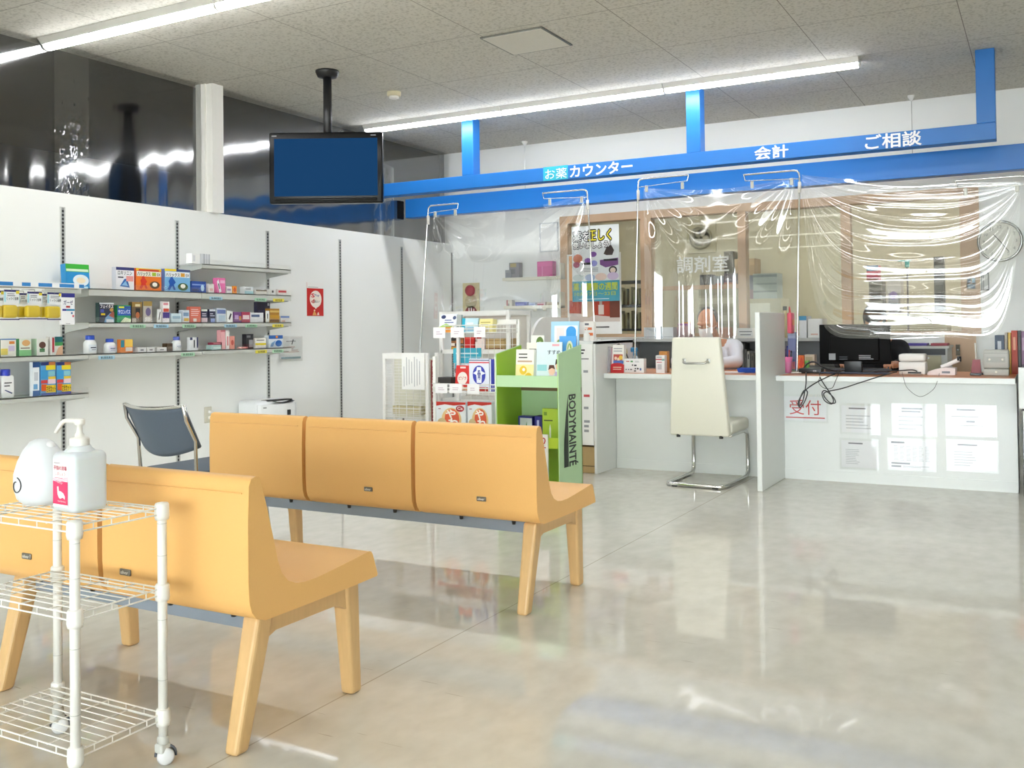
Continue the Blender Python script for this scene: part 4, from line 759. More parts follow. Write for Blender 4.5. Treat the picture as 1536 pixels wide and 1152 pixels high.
# ================================================================== green display shelf
gl1, gl2, lime = mat('#b9dcae', .4, var=.02), mat('#a3cb3e', .4, var=.08, scale=3), mat('#b9d63c', .4, var=.1, scale=4)
GX0, GX1, GY0, GY1 = -2.872, -2.455, 5.0, 5.315
t = thing('display_shelf', 'pale green cardboard display shelf standing behind the middle bench', 'display shelf', ((GX0+GX1)/2, GY0, 0)); w = (GX1-GX0)/2; d = GY1-GY0
def sidep(x0, x1, m): return MB().prism([(0, 0), (0, .93), (d, .978), (d, 0)], x0, x1, m)
for e, n_ in ((-1, 'left'), (1, 'right')):
    o = sidep(e*w-(.006 if e > 0 else 0), e*w+(.006 if e < 0 else 0), gl1).build('side_panel', t)
    MB().prism([(.001, .002), (.001, .928), (d-.001, .974), (d-.001, .002)], e*(w-.0075)-.001, e*(w-.0075)+.001, gl2).build('inner_face', o)
bp_ = MB().box(-w, d-.008, 0, w, d, .80, gl2).box(-w+.01, d-.0095, .47, w-.01, d-.008, .70, gl1).box(-w, d-.012, .695, w, d, .72, mat('#7d6a48', .6)); bp_.build('back_panel', t)
for z0, z1, m in ((.735, .803, gl1), (.385, .446, lime), (.04, .10, lime)):
    MB().box(-w+.008, .0, z0, w-.008, .006, z1, m).box(-w+.008, .006, z0+.012, w-.008, d-.012, z0+.02, gl2).build('shelf', t)
y0 = at(850, 640, X=GX1).y; y1 = at(863, 640, X=GX1).y; zt_, zb_ = at(856, 592, X=GX1).z, at(856, 699, X=GX1).z
TW = y1-y0; m = MB().text('BODYMAINTÉ', mat('#17271c', .45), (GX1+.001-(GX0+GX1)/2, y0+.03-GY0, zt_), -Z3, Y3, zt_-zb_, TW, .03, True)
m.poly((GX1+.001-(GX0+GX1)/2, y0-GY0, 0), Y3, Z3, [(-.35*TW, zb_), (.02, zb_), (.02, zt_), (-.1*TW, zt_-.12), (-.3*TW, zt_-.25), (-.35*TW, zb_+.1)], mat('#17271c', .45)); m.build('lettering', t)
def ip(kind, px0, py0, px1, py1, Y, label, base, ds, d=.02, z=None, name='box', cat='box', group=None, lean=0., rz=0., **k):
    """thing facing the room with its front in the plane Y"""
    a, b = at(px0, py1, Y=Y), at(px1, py1, Y=Y); top = at((px0+px1)/2, py0, Y=Y).z; z = b.z if z is None else z
    w = b.x-a.x; loc = ((a.x+b.x)/2, Y, z)
    return carton(name, label, cat, loc, rz, w, d, top-z, base, ds, group, k.get('side'), lean)
GB = 'leaflets on the green shelf'
zs = .7555
ip(B, 825, 482, 867, 530, 5.28, 'large pale blue folder with white sheet at the back of the green shelf', '#a9d4ee', [('r', .12, .1, .95, .93, '#f0f5fa'), ('r', .2, .55, .48, .9, '#efe4e2'), ('c', .3, .62, .09, .08, '#8fb05a'), ('r', .55, .5, .9, .85, '#3e9ce0'), ('c', .725, .84, .175, .08, '#3e9ce0')], d=.006, z=zs, name='folder', cat='folder', group=GB, lean=-.06)
ip(B, 838, 504, 863, 545, 5.262, 'blue leaflet with green round picture on the green shelf', '#2f8fe0', [('r', 0, .6, 1, 1, '#5aaaf0'), ('c', .62, .72, .2, .18, '#e2ead0'), ('c', .62, .72, .12, .12, '#9ab860'), ('p', [(.5, .64), (.6, .82), (.72, .64)], '#f2efe0')], d=.006, z=zs, name='leaflet', cat='leaflet', group=GB, lean=-.06)
ip(B, 795, 503, 815, 545, 5.24, 'small white leaflet with green leafy round at the back left', '#ecede6', [('c', .68, .84, .28, .13, '#5c7a34'), ('c', .7, .8, .14, .08, '#9ab06a')], d=.008, z=zs, name='leaflet', cat='leaflet', group=GB, lean=-.06)
ip(B, 789, 514, 808, 555, 5.15, 'cream box leaflet peeking over the yellow chick leaflet', '#ece9dc', [('l', .2, .78, .9, .9, 1, '#55584e'), ('r', 0, .55, 1, .72, '#e9dcae')], d=.05, z=zs, name='leaflet', cat='leaflet', group=GB, lean=-.06)
ip(B, 773, 524, 800, 564, 5.06, 'white leaflet with yellow chick pictures in front on the green shelf', '#f3f1ea', [('l', .15, .72, .9, .92, 2, '#4a4c4a'), ('r', .1, .62, .9, .67, '#c8aa92'), ('r', 0, 0, 1, .55, '#f2e6a8'), ('c', .42, .38, .2, .13, '#ecc63a'), ('c', .45, .4, .08, .05, '#fbf6ea'), ('c', .72, .18, .2, .13, '#ecc63a'), ('c', .3, .14, .16, .09, '#eed878')], d=.045, z=zs, name='leaflet', cat='leaflet', group=GB, lean=-.08)
ip(B, 804, 513, 842, 562, 5.09, 'pale blue leaflet with two faces, front right on the green shelf', '#dcebf2', [('t', 'すすめ', .44, .70, .94, .80, '#34505c'), ('r', .62, .9, .9, .95, '#e6a8b4'), ('r', .04, .3, .42, .45, '#9ad4dc'), ('c', .62, .3, .13, .11, '#f0c8b0'), ('p', [(.48, .32), (.52, .44), (.7, .44), (.75, .34), (.62, .37)], '#5a3026'), ('c', .9, .42, .14, .12, '#f0c8b0'), ('p', [(.75, .44), (.78, .58), (1, .58), (1, .48), (.88, .5)], '#2c201e'), ('r', .5, .0, .75, .2, '#e8d4e4'), ('r', .75, .0, 1, .28, '#c6b4dc')], d=.008, z=zs, name='leaflet', cat='leaflet', group=GB, lean=-.06)
z2 = .4055
t = carton('box', 'white and navy box with green wedge on the lower green shelf', 'box', ((at(776, 640, Y=5.1).x+at(800, 640, Y=5.1).x)/2, 5.10, z2), -.1, .10, .06, .15, '#262a86', [('r', .12, .05, .98, .93, '#c9d4da'), ('p', [(.3, .12), (.62, .8), (.66, .12)], '#4c8a4a'), ('r', .64, .12, .98, .42, '#2c3a9a'), ('l', .7, .2, .94, .36, 1, '#dfe6f4')], GB)
carton('box', 'navy box with white lettering strip on the lower green shelf', 'box', ((at(803, 640, Y=5.08).x+at(812, 640, Y=5.08).x)/2, 5.08, z2), .12, .045, .08, .155, '#1d2278', [('r', .3, .2, .62, .85, '#aeb4dc')], GB)
ip(B, 814, 613, 837, 655, 5.07, 'lime green box with white spray picture on the lower green shelf', '#a8c63c', [('l', .1, .62, .9, .72, 1, '#3c4a1c'), ('p', [(.44, .1), (.44, .42), (.5, .56), (.56, .42), (.56, .1)], '#e6ece0'), ('r', .1, .8, .3, .9, '#6a8a2a')], d=.03, z=z2, name='box', cat='box', group=GB)
# white paper bag hanging on its front
a, b = at(800, 651, Y=4.985), at(822, 722, Y=4.985); m = MB(); w = b.x-a.x; h = a.z-b.z
m.box(-w/2, 0, 0, w/2, .012, h, P('#f3f2f1')); m.text('り', red, (w*.02, -.001, h*.78), X3, Z3, w*.36, h*.16, .03).text('す', red, (w*.02, -.001, h*.6), X3, Z3, w*.36, h*.16, .03).lines(inkl, (.0, -.001, h*.12), X3, Z3, w*.4, h*.05, 2)
tag(m.build('paper_bag', loc=((a.x+b.x)/2, 4.985, b.z)), 'white paper bag with red characters hanging on the green shelf', 'bag')
# ================================================================== wire rack with hanging note
t = thing('wire_rack', 'white wire rack with hanging note and red side banner', 'rack', (-4.225, 6.0, 0), 0, 'white display racks'); w, H_, dd = .195, .905, .13
m = MB()
for x in (-w, w):
    for y in (0, dd): m.rbox(x-.013, y-.013, 0, x+.013, y+.013, H_, metalw, .003, 2)
m.box(-w, -.012, H_-.045, w, .012, H_, metalw).box(-w, -.01, .05, w, .01, .08, metalw); m.build('frame', t)
g = MB()
for k in range(1, 34): g.tube([(-w, .0, .09+k*.0235), (w, .0, .09+k*.0235)], .0016, metalw, 5)
for k in range(1, 6): g.tube([(-w+k*2*w/6, .003, .08), (-w+k*2*w/6, .003, H_-.05)], .002, metalw, 5)
for k in range(1, 34): g.tube([(w, .0, .09+k*.0235), (w, dd, .09+k*.0235)], .0014, metalw, 5)
g.build('wire_grid', t)
bk_ = MB()
for z in (.43, .46, .49, .52): bk_.tube([(-.16, -.012, z), (-.16, -.06, z), (.16, -.06, z), (.16, -.012, z)], .0016, metalw, 5)
for x in (-.16, -.05, .05, .16): bk_.tube([(x, -.06, .425), (x, -.06, .54)], .002, metalw, 5)
bk_.build('basket', t)
MB().box(-.16, .05, .44, .10, .12, .50, mat('#c9bd94', .6)).box(-w+.01, dd-.02, .40, w-.01, dd-.01, .86, mat('#dedccb', .6)).build('backing', t)
m = MB().box(-.14, -.003, .60, .165, .002, .46, red) if False else MB()
X0 = at(603, 530, Y=5.98).x; X1 = at(637, 530, Y=5.98).x
q = MB().box(X0, 5.975, at(620, 584, Y=5.98).z, X1, 5.978, .905, paper)
for k in range(7): q.quad((X0+.018+k*(X1-X0-.04)/7, 5.9745, .655+.008*(k % 4)), X3, Z3, .005, .15+.012*(k*5 % 7), inkl)
solo('hanging_note', q, 'white note with vertical writing hanging on the wire rack', 'note')
zt_, zb_ = at(649, 540, X=-4.02).z, at(649, 634, X=-4.02).z; ya, yb = at(645, 580, X=-4.02).y, at(653, 580, X=-4.02).y
q = MB().box(-4.0105, ya, zb_, -4.009, yb, zt_, mat('#8c1c22', .5)); q.text('乾をおいしくいただく', P('#f0e6dc'), (-4.0085, ya+.012, zb_+.01), Y3, Z3, yb-ya-.024, zt_-zb_-.02, .02, vert=True)
solo('side_banner', q, 'dark red vertical banner on the side of the wire rack', 'banner')
# ================================================================== goods rack left of the green shelf
RX0, RX1, RY = -3.575, -3.10, 5.40
t = thing('goods_rack', 'white wire goods rack with white price cards, left of the green shelf', 'rack', ((RX0+RX1)/2, RY, 0), 0, 'white display racks'); w = (RX1-RX0)/2; m = MB()
for x in (-w, w):
    m.rbox(x-.011, .0, 0, x+.011, .022, .90 if x > 0 else .9, metalw, .003, 2); m.rbox(x-.011, .30, 0, x+.011, .322, 1.14, metalw, .003, 2); m.box(x-.008, .0, .02, x+.008, .32, .05, metalw)
m.box(-w, .30, 1.11, w, .32, 1.14, metalw); m.build('frame', t)
for z, yy, dp in ((1.085, .13, .2), (.70, -.02, .3), (.40, -.04, .33), (.12, -.04, .33)):
    g = MB()
    for k in range(9): g.tube([(-w+.01+k*(2*w-.02)/8, yy, z+.02), (-w+.01+k*(2*w-.02)/8, yy, z-.03), (-w+.01+k*(2*w-.02)/8, yy+dp, z-.03)], .0016, metalw, 5)
    for zz in (z+.02, z-.005, z-.03): g.tube([(-w, yy+dp, zz), (-w, yy, zz), (w, yy, zz), (w, yy+dp, zz)], .0024, metalw, 6)
    g.tube([(-w, yy+dp*.5, z-.03), (w, yy+dp*.5, z-.03)], .002, metalw, 5); g.build('wire_tray', t)
g = MB()
for k in range(11): g.tube([(-w+k*2*w/10, .315, .1), (-w+k*2*w/10, .315, 1.12)], .0016, metalw, 5)
for k in range(12): g.tube([(-w, .318, .12+k*.085), (w, .318, .12+k*.085)], .0016, metalw, 5)
g.build('wire_back', t)
GC = 'white price cards on the goods rack'
for px0, px1, py0, py1, Y, lab in ((650, 668, 491, 507, 5.515, 'upper tray price card, furthest left'), (676, 696, 491, 506, 5.515, 'upper tray price card in the middle'), (711, 728, 490, 506, 5.515, 'upper tray price card furthest right'), (653, 671, 576, 590, 5.37, 'second tray price card, furthest left'), (674, 693, 576, 590, 5.37, 'second tray price card in the middle'), (701, 719, 576, 591, 5.37, 'second tray price card furthest right')):
    ip(B, px0, py0, px1, py1, Y, 'white '+lab+' of the goods rack', '#f3f2f3', [('l', .25, .3, .75, .7, 2, '#c9b4c4')], d=.001, name='price_card', cat='card', group=GC)
GR = 'goods on the goods rack'
zt1 = 1.0565
ip(B, 657, 470, 682, 492, 5.58, 'white and navy booklet with orange foot on the upper rack tray', '#eef2f8', [('r', .0, .0, .9, .3, '#f09c3a'), ('p', [(0, .3), (.4, .5), (.9, .3)], '#b0d46a'), ('c', .2, .85, .14, .1, '#2a3a6a'), ('c', .86, .8, .1, .1, '#4a5a80'), ('l', .3, .5, .9, .75, 2, '#3a4c90')], d=.02, z=zt1, name='booklet', cat='booklet', group=GR, lean=-.3)
ip(B, 684, 472, 691, 492, 5.60, 'grey board between booklet and turquoise pack, upper rack tray', '#a9b0ae', [], d=.02, z=zt1, name='board', cat='board', group=GR, lean=-.1)
ip(B, 692, 477, 716, 492, 5.60, 'turquoise and white pack on the upper rack tray', '#c4e2ec', [('r', 0, 0, .2, 1, '#28b4d0'), ('l', .3, .5, .8, .85, 1, '#f4fafc'), ('r', .25, .1, .9, .35, '#8abcd8')], d=.05, z=zt1, name='pack', cat='pack', group=GR, lean=-.15)
ip(B, 718, 478, 738, 492, 5.60, 'pale yellow pack on the upper rack tray, front one', '#eadf9a', [('l', .1, .5, .9, .85, 2, '#a89a4a'), ('r', .2, .05, .8, .35, '#d8c8a0')], d=.05, z=zt1, name='pack', cat='pack', group=GR, lean=-.15)
ip(B, 733, 479, 741, 495, 5.66, 'yellow pack tilted at the right end of the upper rack tray', '#e4da9a', [('r', .1, .4, .9, .8, '#f0ead0'), ('r', 0, 0, 1, .25, '#86884a')], d=.04, z=zt1, name='pack', cat='pack', group=GR)
zt2 = .6715
ip(B, 682, 548, 703, 578, 5.50, 'red pouch with white oval on the second rack tray', '#d8302c', [('c', .5, .48, .36, .26, '#f6ece4'), ('t', 'ピゾラ', .24, .42, .78, .56, '#c42a2a'), ('p', [(0, 0), (0, .2), (.3, .26), (.7, .12), (1, .16), (1, 0)], '#e0b088'), ('r', .3, .88, .7, .95, '#f4dcd8')], d=.03, z=zt2, name='pouch', cat='pouch', group=GR, lean=-.14)
ip(B, 704, 538, 734, 578, 5.46, 'white and blue bag with blue round mark on the second rack tray', '#e8ecf6', [('r', 0, .86, 1, .9, '#d8505a'), ('r', 0, .93, 1, .97, '#7a86a0'), ('c', .5, .5, .32, .29, '#3a44b0'), ('p', [(.38, .25), (.62, .25), (.64, .5), (.82, .55), (.62, .62), (.6, .74), (.4, .74), (.36, .62), (.2, .55), (.36, .5)], '#f0f3fa'), ('t', '骨', .42, .36, .58, .64, '#2a3490'), ('r', .05, .0, .95, .12, '#c0382e')], d=.04, z=zt2, name='bag', cat='bag', group=GR)
ip(B, 735, 539, 741, 575, 5.44, 'navy edged board at the right end of the second rack tray', '#2a34a0', [('r', 0, 0, .3, 1, '#e8eaf4')], d=.05, z=zt2, name='board', cat='board', group=GR)
ip(B, 657, 566, 676, 578, 5.47, 'black strapped packet lying left on the second rack tray', '#3a3836', [('r', .0, .0, .5, .5, '#d8d6d2')], d=.1, z=zt2, name='packet', cat='packet', group=GR)
YAW = [('p', [(0, .88), (.3, .93), (.6, .9), (1, .94), (1, 1), (0, 1)], '#b8281c'), ('c', .52, .5, .34, .34, '#e4c48c'), ('c', .54, .52, .25, .29, '#e0603c'), ('t', 'や', .34, .56, .66, .78, '#fbf4ee', .05), ('t', 'わ', .42, .32, .74, .54, '#fbf4ee', .05), ('c', .2, .4, .16, .14, '#cdb88a'), ('t', 'お', .16, .2, .34, .36, '#26262a', .04), ('l', .08, .78, .2, .84, 1, '#a05058')]
def bagb(px0, px1, label, ca):
    ds = list(YAW)+([('c', .82, .82, .14, .09, '#a82a38'), ('t', 'Ca', .73, .79, .91, .87, '#f2dcd8', .03)] if ca else [])
    ip(B, px0, 603, px1, 668, 5.365, label, '#e6ecf0', ds, d=.09, z=.3715, name='snack_bag', cat='bag', group='white snack bags with red tops')
bagb(655, 699, 'white bag with red top and round badge on the lower rack tray', True); bagb(702, 738, 'white bag with orange-red top on the right of the lower rack tray', False)
ip(B, 680, 522, 722, 545, 5.74, 'turquoise header card behind the second rack tray', '#3fb2cc', [('l', .1, .55, .9, .8, 1, '#d6eef4'), ('p', [(.8, 0), (1, .4), (1, 0)], '#f0c4d4')], d=.002, name='header_card', cat='card', group=GR)
ip(B, 683, 545, 715, 572, 5.745, 'pink and white picture card below the turquoise header', '#e8c4d2', [('c', .4, .7, .3, .3, '#eef0f4'), ('c', .1, .6, .14, .2, '#7a6a6a'), ('r', 0, .7, .25, 1, '#3fb2cc')], d=.002, name='picture_card', cat='card', group=GR)
# ================================================================== white steel rack further back
t = thing('steel_rack', 'white steel rack with red box and brown carton, behind the goods rack', 'rack', (-3.98, 6.6, 0), 0, 'white display racks'); w = .31; m = MB()
for x in (-w, w):
    for y in (0, .34): m.rbox(x-.014, y-.014, 0, x+.014, y+.014, 1.222, metalw, .003, 2)
for x in (-w, w): m.box(x-.01, 0, 1.19, x+.01, .34, 1.22, metalw)
m.box(-w, -.012, 1.185, w, .012, 1.222, metalw).box(-w, .33, 1.185, w, .35, 1.222, metalw); m.build('frame', t)
for z in (.915, .52, .12): MB().box(-w, -.014, z-.032, w, .35, z, metalw).build('shelf', t)
MB().box(-w, .352, .1, w, .356, 1.2, mat('#d9d4cc', .6)).build('back_panel', t)
GS = 'things on the white steel rack'
zz = .9155
ip(B, 677, 507, 695, 524, 6.70, 'stack of black and orange books on the white steel rack', '#8a5a34', [('r', 0, .75, .6, 1, '#1e1c1c'), ('r', .4, .55, 1, .8, '#c0703a'), ('r', .3, .3, 1, .5, '#30302e'), ('r', 0, .3, .3, .55, '#e8e0d4'), ('r', 0, 0, 1, .18, '#c89a2c')], d=.15, z=zz, name='book_stack', cat='books', group=GS)
ip(B, 697, 506, 711, 524, 6.70, 'bright red box on the white steel rack', '#c41e1c', [('r', 0, .85, 1, 1, '#d84a3c')], d=.12, z=zz, name='box', cat='box', group=GS)
ip(B, 713, 508, 727, 524, 6.70, 'pale pink box on the white steel rack', '#ead8d2', [('r', .0, .7, .2, .95, '#6a4034')], d=.12, z=zz, name='box', cat='box', group=GS)
ip(B, 729, 508, 757, 524, 6.70, 'brown cardboard carton on the white steel rack', '#b29868', [('r', 0, .8, 1, .86, '#8a6c40'), ('r', 0, .05, .9, .12, '#7a4630')], d=.2, z=zz, name='carton', cat='box', group=GS)
# white unit with curved end
t = thing('curved_unit', 'white low unit with rounded end panel behind the green shelf', 'unit', (-3.70, 6.98, 0)); arc = [(0, 0), (0, .80)]+[(.30-.30*math.cos(a), .80+.37*math.sin(a)) for a in [PI/2*k/10 for k in range(11)]]+[(.75, 1.17), (.75, 0)]
MB().prism(arc, -.012, .012, white).build('end_panel', t)
MB().box(-.30, .1, .90, -.012, .7, .922, white).box(-.30, .1, .42, -.012, .7, .44, white).box(-.30, .7, 0, -.012, .72, 1.0, white).box(-.31, .1, 0, -.295, .7, .95, white).build('shelving', t)
ip(B, 764, 491, 774, 505, 7.12, 'small yellow picture box on the white rounded unit', '#d8b45c', [('r', .1, .1, .9, .9, '#e8d8ae'), ('r', .2, .3, .8, .6, '#c49a58')], d=.05, z=.9225, name='box', cat='box')
# ================================================================== things on the left desk
DZ = .737
GD = 'things on the left desk'
ip(B, 903, 518, 910, 560, 6.76, 'green file standing at the left end of the left desk', '#12985a', [('r', .1, .1, .2, .9, '#0c7a46')], d=.13, z=DZ, name='file', cat='file', group=GD)
ip(B, 911, 520, 915, 560, 6.77, 'grey clear file between green file and leaflet stand', '#b8b4b8', [('r', .3, .1, .7, .9, '#9a949c')], d=.12, z=DZ, name='file', cat='file', group=GD, lean=-.1)
ip(B, 915, 522, 919, 560, 6.78, 'pinkish clear file leaning on the leaflet stand', '#c8a4ac', [], d=.12, z=DZ, name='file', cat='file', group=GD, lean=-.1)
ip(B, 918, 517, 935, 560, 6.76, 'leaflet stand with red foot and family picture on the left desk', '#f1efe8', [('l', .1, .74, .9, .92, 2, '#a0a0a8'), ('r', .1, .42, .9, .66, '#c4544a'), ('c', .3, .52, .12, .06, '#f0d0b8'), ('c', .55, .48, .12, .06, '#f0d0b8'), ('c', .75, .54, .16, .08, '#ecc24a'), ('r', .1, .32, 1, .44, '#4a6ab4'), ('r', -.12, 0, 1.06, .3, '#c4222a'), ('c', .47, .28, .56, .07, '#c4222a'), ('l', .1, .1, .9, .24, 2, '#f0d8c0')], d=.05, z=DZ, name='leaflet_stand', cat='leaflet', group=GD, lean=-.1)
p = at(930, 525, Y=6.9); t = thing('round_pouch', 'round pale yellow pouch with black strap behind the leaflet stand', 'pouch', (p.x, 6.90, DZ)); m = MB()
m.lathe([(.001, -.012), (.05, -.010), (.062, 0), (.05, .010), (.001, .012)], (0, 0, .15), mat('#e4dfa0', .5), 20, 'y').box(-.05, -.01, 0, .05, .01, .12, mat('#e4dfa0', .5)); m.build('body', t)
MB().tube([(-.03, -.02, .20), (0, -.02, .215), (.03, -.02, .19), (.06, -.02, .14), (.075, -.02, .10)], .004, dark, 6).build('strap', t)
p = at(953, 550, Y=7.2); t = thing('spray_bottle', 'small clear spray bottle with blue top behind the white card', 'bottle', (p.x, 7.2, DZ), 0); MB().lathe([(.03, 0), (.032, .02), (.032, .08), (.018, .11), (.014, .12)], (0, 0, 0), mat('#c9d6de', .2), 16).build('bottle', t); MB().lathe([(.016, .115), (.016, .14), (.01, .15)], (0, 0, 0), mat('#3a8fc4', .35), 12).rbox(-.035, -.014, .145, .02, .014, .18, mat('#3a8fc4', .35), .006).build('spray_head', t)
ip(B, 936, 538, 966, 561, 6.78, 'white card stand with small payment marks on the left desk', '#f2f3f4', [('r', .12, .78, .28, .84, '#c8504a'), ('r', .34, .75, .46, .86, '#5a9a6a'), ('l', .56, .74, .84, .86, 2, '#9a9ca4'), ('c', .44, .55, .04, .05, '#4a4c54'), ('r', .52, .48, .64, .58, '#2c3440'), ('c', .58, .3, .04, .05, '#34363c'), ('c', .7, .3, .05, .06, '#2c2e34'), ('r', .8, .18, .88, .34, '#5a7ab8'), ('c', .12, .24, .03, .04, '#5a5c64'), ('c', .24, .24, .03, .04, '#4a5a8a'), ('r', .32, .2, .42, .28, '#6a6c74'), ('r', .52, .1, .62, .18, '#3c3e44')], d=.05, z=DZ, name='card_stand', cat='card', group=GD)
ip(B, 984, 533, 997, 561, 6.80, 'white box with red line beside the cream chair back', '#f1f1f2', [('r', 0, .74, .7, .8, '#c83040'), ('r', .7, .7, 1, .8, '#7ab8b0'), ('l', .1, .86, .9, .95, 1, '#6a6c74'), ('r', .1, .58, .7, .63, '#d89098'), ('r', .2, .2, .68, .5, '#c9cacd')], d=.05, z=DZ, name='box', cat='box', group=GD)
ip(B, 989, 527, 1001, 545, 6.92, 'small orange-topped carton behind the white box with red line', '#c98d4a', [('r', 0, 0, 1, .25, '#8a5c34')], d=.05, z=DZ, name='box', cat='box', group=GD)
p = at(1122, 556, Y=7.05); t = thing('tray', 'blue plastic tray on the left desk beside the divider', 'tray', (p.x-.0, 7.06, DZ)); bl_ = mat('#2f5ac0', .4); w = .07
MB().box(-w*.85, -.05, 0, w*.85, .06, .004, bl_).add([(-w*.85, -.05, 0), (w*.85, -.05, 0), (w, -.062, .032), (-w, -.062, .032)], [(0, 1, 2, 3)], bl_).add([(-w*.85, .06, 0), (w*.85, .06, 0), (w, .07, .032), (-w, .07, .032)], [(3, 2, 1, 0)], bl_).add([(-w*.85, -.05, 0), (-w*.85, .06, 0), (-w, .07, .032), (-w, -.062, .032)], [(3, 2, 1, 0)], bl_).add([(w*.85, -.05, 0), (w*.85, .06, 0), (w, .07, .032), (w, -.062, .032)], [(0, 1, 2, 3)], bl_).build('tray', t)
solo('paper_sheet', MB().box(-2.13, 6.96, DZ+.0005, -1.93, 7.14, DZ+.002, paper).box(-2.10, 6.963, DZ+.0022, -1.96, 6.975, DZ+.0026, mat('#e0664a')), 'white printed sheet lying under the elbow of the bowed person', 'paper')
t = thing('pump_bottle', 'small white pump bottle on the end cabinet behind the green shelf', 'pump bottle', (at(880, 510, Y=6.72).x, 6.72, .978)); MB().lathe([(.022, 0), (.024, .01), (.024, .05), (.012, .062)], (0, 0, 0), white, 14).build('bottle', t); MB().lathe([(.013, .06), (.013, .072), (.005, .074), (.005, .09), (.011, .092), (.011, .1)], (0, 0, 0), white, 12).box(-.032, -.005, .092, 0, .005, .1, white).build('pump', t)
ip(B, 876, 482, 891, 500, 6.95, 'white card box with orange stripes on the end cabinet', '#f0ebe4', [('r', .1, .55, .8, .68, '#d8703c'), ('r', .1, .25, .9, .4, '#d8703c'), ('r', .1, .8, .5, .9, '#70747c')], d=.04, z=.9785, name='box', cat='box')
# ================================================================== things on the reception desk
GE = 'things on the reception desk'
t = thing('pen_cup', 'pink pen cup in a clear stand beside the divider', 'pen cup', (at(1181, 555, Y=7.06).x, 7.06, DZ)); pk2 = mat('#e87ab0', .4)
MB().lathe([(.030, .0), (.034, .06), (.038, .115), (.036, .115), (.03, .02)], (0, 0, 0), pk2, 18).build('cup', t); MB().box(-.046, -.045, 0, .046, -.042, .08, clear).box(-.046, -.045, 0, -.043, .05, .08, clear).box(.043, -.045, 0, .046, .05, .08, clear).build('stand', t)
for k, (x, c, hh) in enumerate(((-.024, '#d8b43a', .19), (-.012, '#5a2a7a', .155), (.0, '#34388c', .18), (.012, '#c8343c', .15), (.022, '#2c2c34', .145))):
    pt = thing('pen', {0: 'yellow-ended', 1: 'purple', 2: 'blue', 3: 'red', 4: 'black'}[k]+' pen standing in the pink pen cup', 'pen', tuple(V(t.location)+V((x, .005*(k % 3), .03))), 0, 'pens in the pink cup'); MB().tube([(0, 0, 0), (x*.3, 0, hh-.03)], .0045, mat(c, .35), 8).build('barrel', pt); MB().tube([(x*.3, 0, hh-.03), (x*.33, 0, hh-.015)], .0052, mat(c, .25), 8).build('cap', pt)
t = thing('hanging_pouch', 'pink pouch hanging on the divider above the pen cup', 'pouch', (-1.598, 7.03, 1.02)); MB().rbox(-.012, -.06, 0, .02, .05, .15, mat('#e8647a', .5), .012, 3).build('pouch', t); MB().tube([(.0, -.03, .14), (-.004, -.01, .19), (.0, .02, .14)], .003, mat('#e0585e'), 6).build('loop', t); MB().box(.021, -.03, .06, .023, .02, .10, mat('#f0904a')).build('print', t)
ip(B, 1182, 498, 1194, 533, 7.42, 'tall blue-grey pen box behind the pink pen cup', '#56648f', [('r', .1, .5, .9, .9, '#6b78a6'), ('r', .2, .1, .8, .3, '#3e4a72')], d=.06, z=DZ, name='pen_box', cat='box', group=GE)
ip(B, 1197, 533, 1206, 552, 7.2, 'orange and red clip holder beside the bent pole', '#e8702a', [('p', [(.1, .3), (.6, .9), (1, .5), (.6, .1)], '#d8482a')], d=.03, z=DZ+.02, name='clip_holder', cat='clip', group=GE) 
ip(B, 1204, 541, 1213, 556, 7.25, 'green paper clips pile behind the black hub', '#7ac45a', [('c', .5, .5, .35, .4, '#4aa04a')], d=.04, z=DZ, name='clip_box', cat='box', group=GE)
ip(B, 1207, 532, 1222, 546, 7.45, 'small beige box below the ledge behind the reception desk', '#cfc8b4', [('r', .1, .4, .8, .8, '#b4b090')], d=.08, z=DZ+.04, name='box', cat='box', group=GE)
solo('switching_hub', MB().rbox(at(1198, 560, Y=7.0).x, 7.0, DZ, at(1232, 560, Y=7.0).x, 7.11, DZ+.036, dark, .004, 2).disc((at(1222, 560, Y=7.0).x, 6.9985, DZ+.018), X3, Z3, .012, mat('#c8ccd0'), .005).disc((at(1222, 560, Y=7.0).x, 6.998, DZ+.018), X3, Z3, .009, dark, .003), 'flat black hub box at the left end of the reception desk', 'hub')
# monitor seen from behind
a = at(1229, 487, Y=7.08); b = at(1335, 487, Y=7.08); zt_ = a.z; zb_ = at(1250, 546, Y=7.08).z; cxm = (a.x+b.x)/2; w = (b.x-a.x)/2
t = thing('monitor', 'black computer monitor seen from behind on the reception desk', 'monitor', (cxm, 7.08, DZ), .04); h0 = zb_-DZ; h1 = zt_-DZ
mb_ = mat('#060607', .6, spec=.15, name='monitor_black'); MB().rbox(-w, 0, h0, w, .03, h1, mb_, .006, 2).rbox(-w*.7, -.02, h0+.02, w*.7, .005, h1-.08, mb_, .01, 2).build('casing', t)
MB().box(-w+.012, .0302, h0+.012, w-.012, .031, h1-.012, mat('#20242c', .15)).build('screen', t)
MB().rbox(-.07, -.01, .0, .05, .02, h0+.1, dark, .006, 2).rbox(-.13, -.06, 0, .12, .09, .012, dark, .005, 2).build('stand', t)
MB().box(-.17, -.0215, h0+.03, -.125, -.0205, h0+.075, P('#8d9094')).lines(P('#3c4048'), (-.1, -.021, h0+.03), X3, Z3, .09, .03, 2).lines(P('#909397'), (.03, -.0212, h0+.032), X3, Z3, .11, .035, 3, .5).build('label', t)
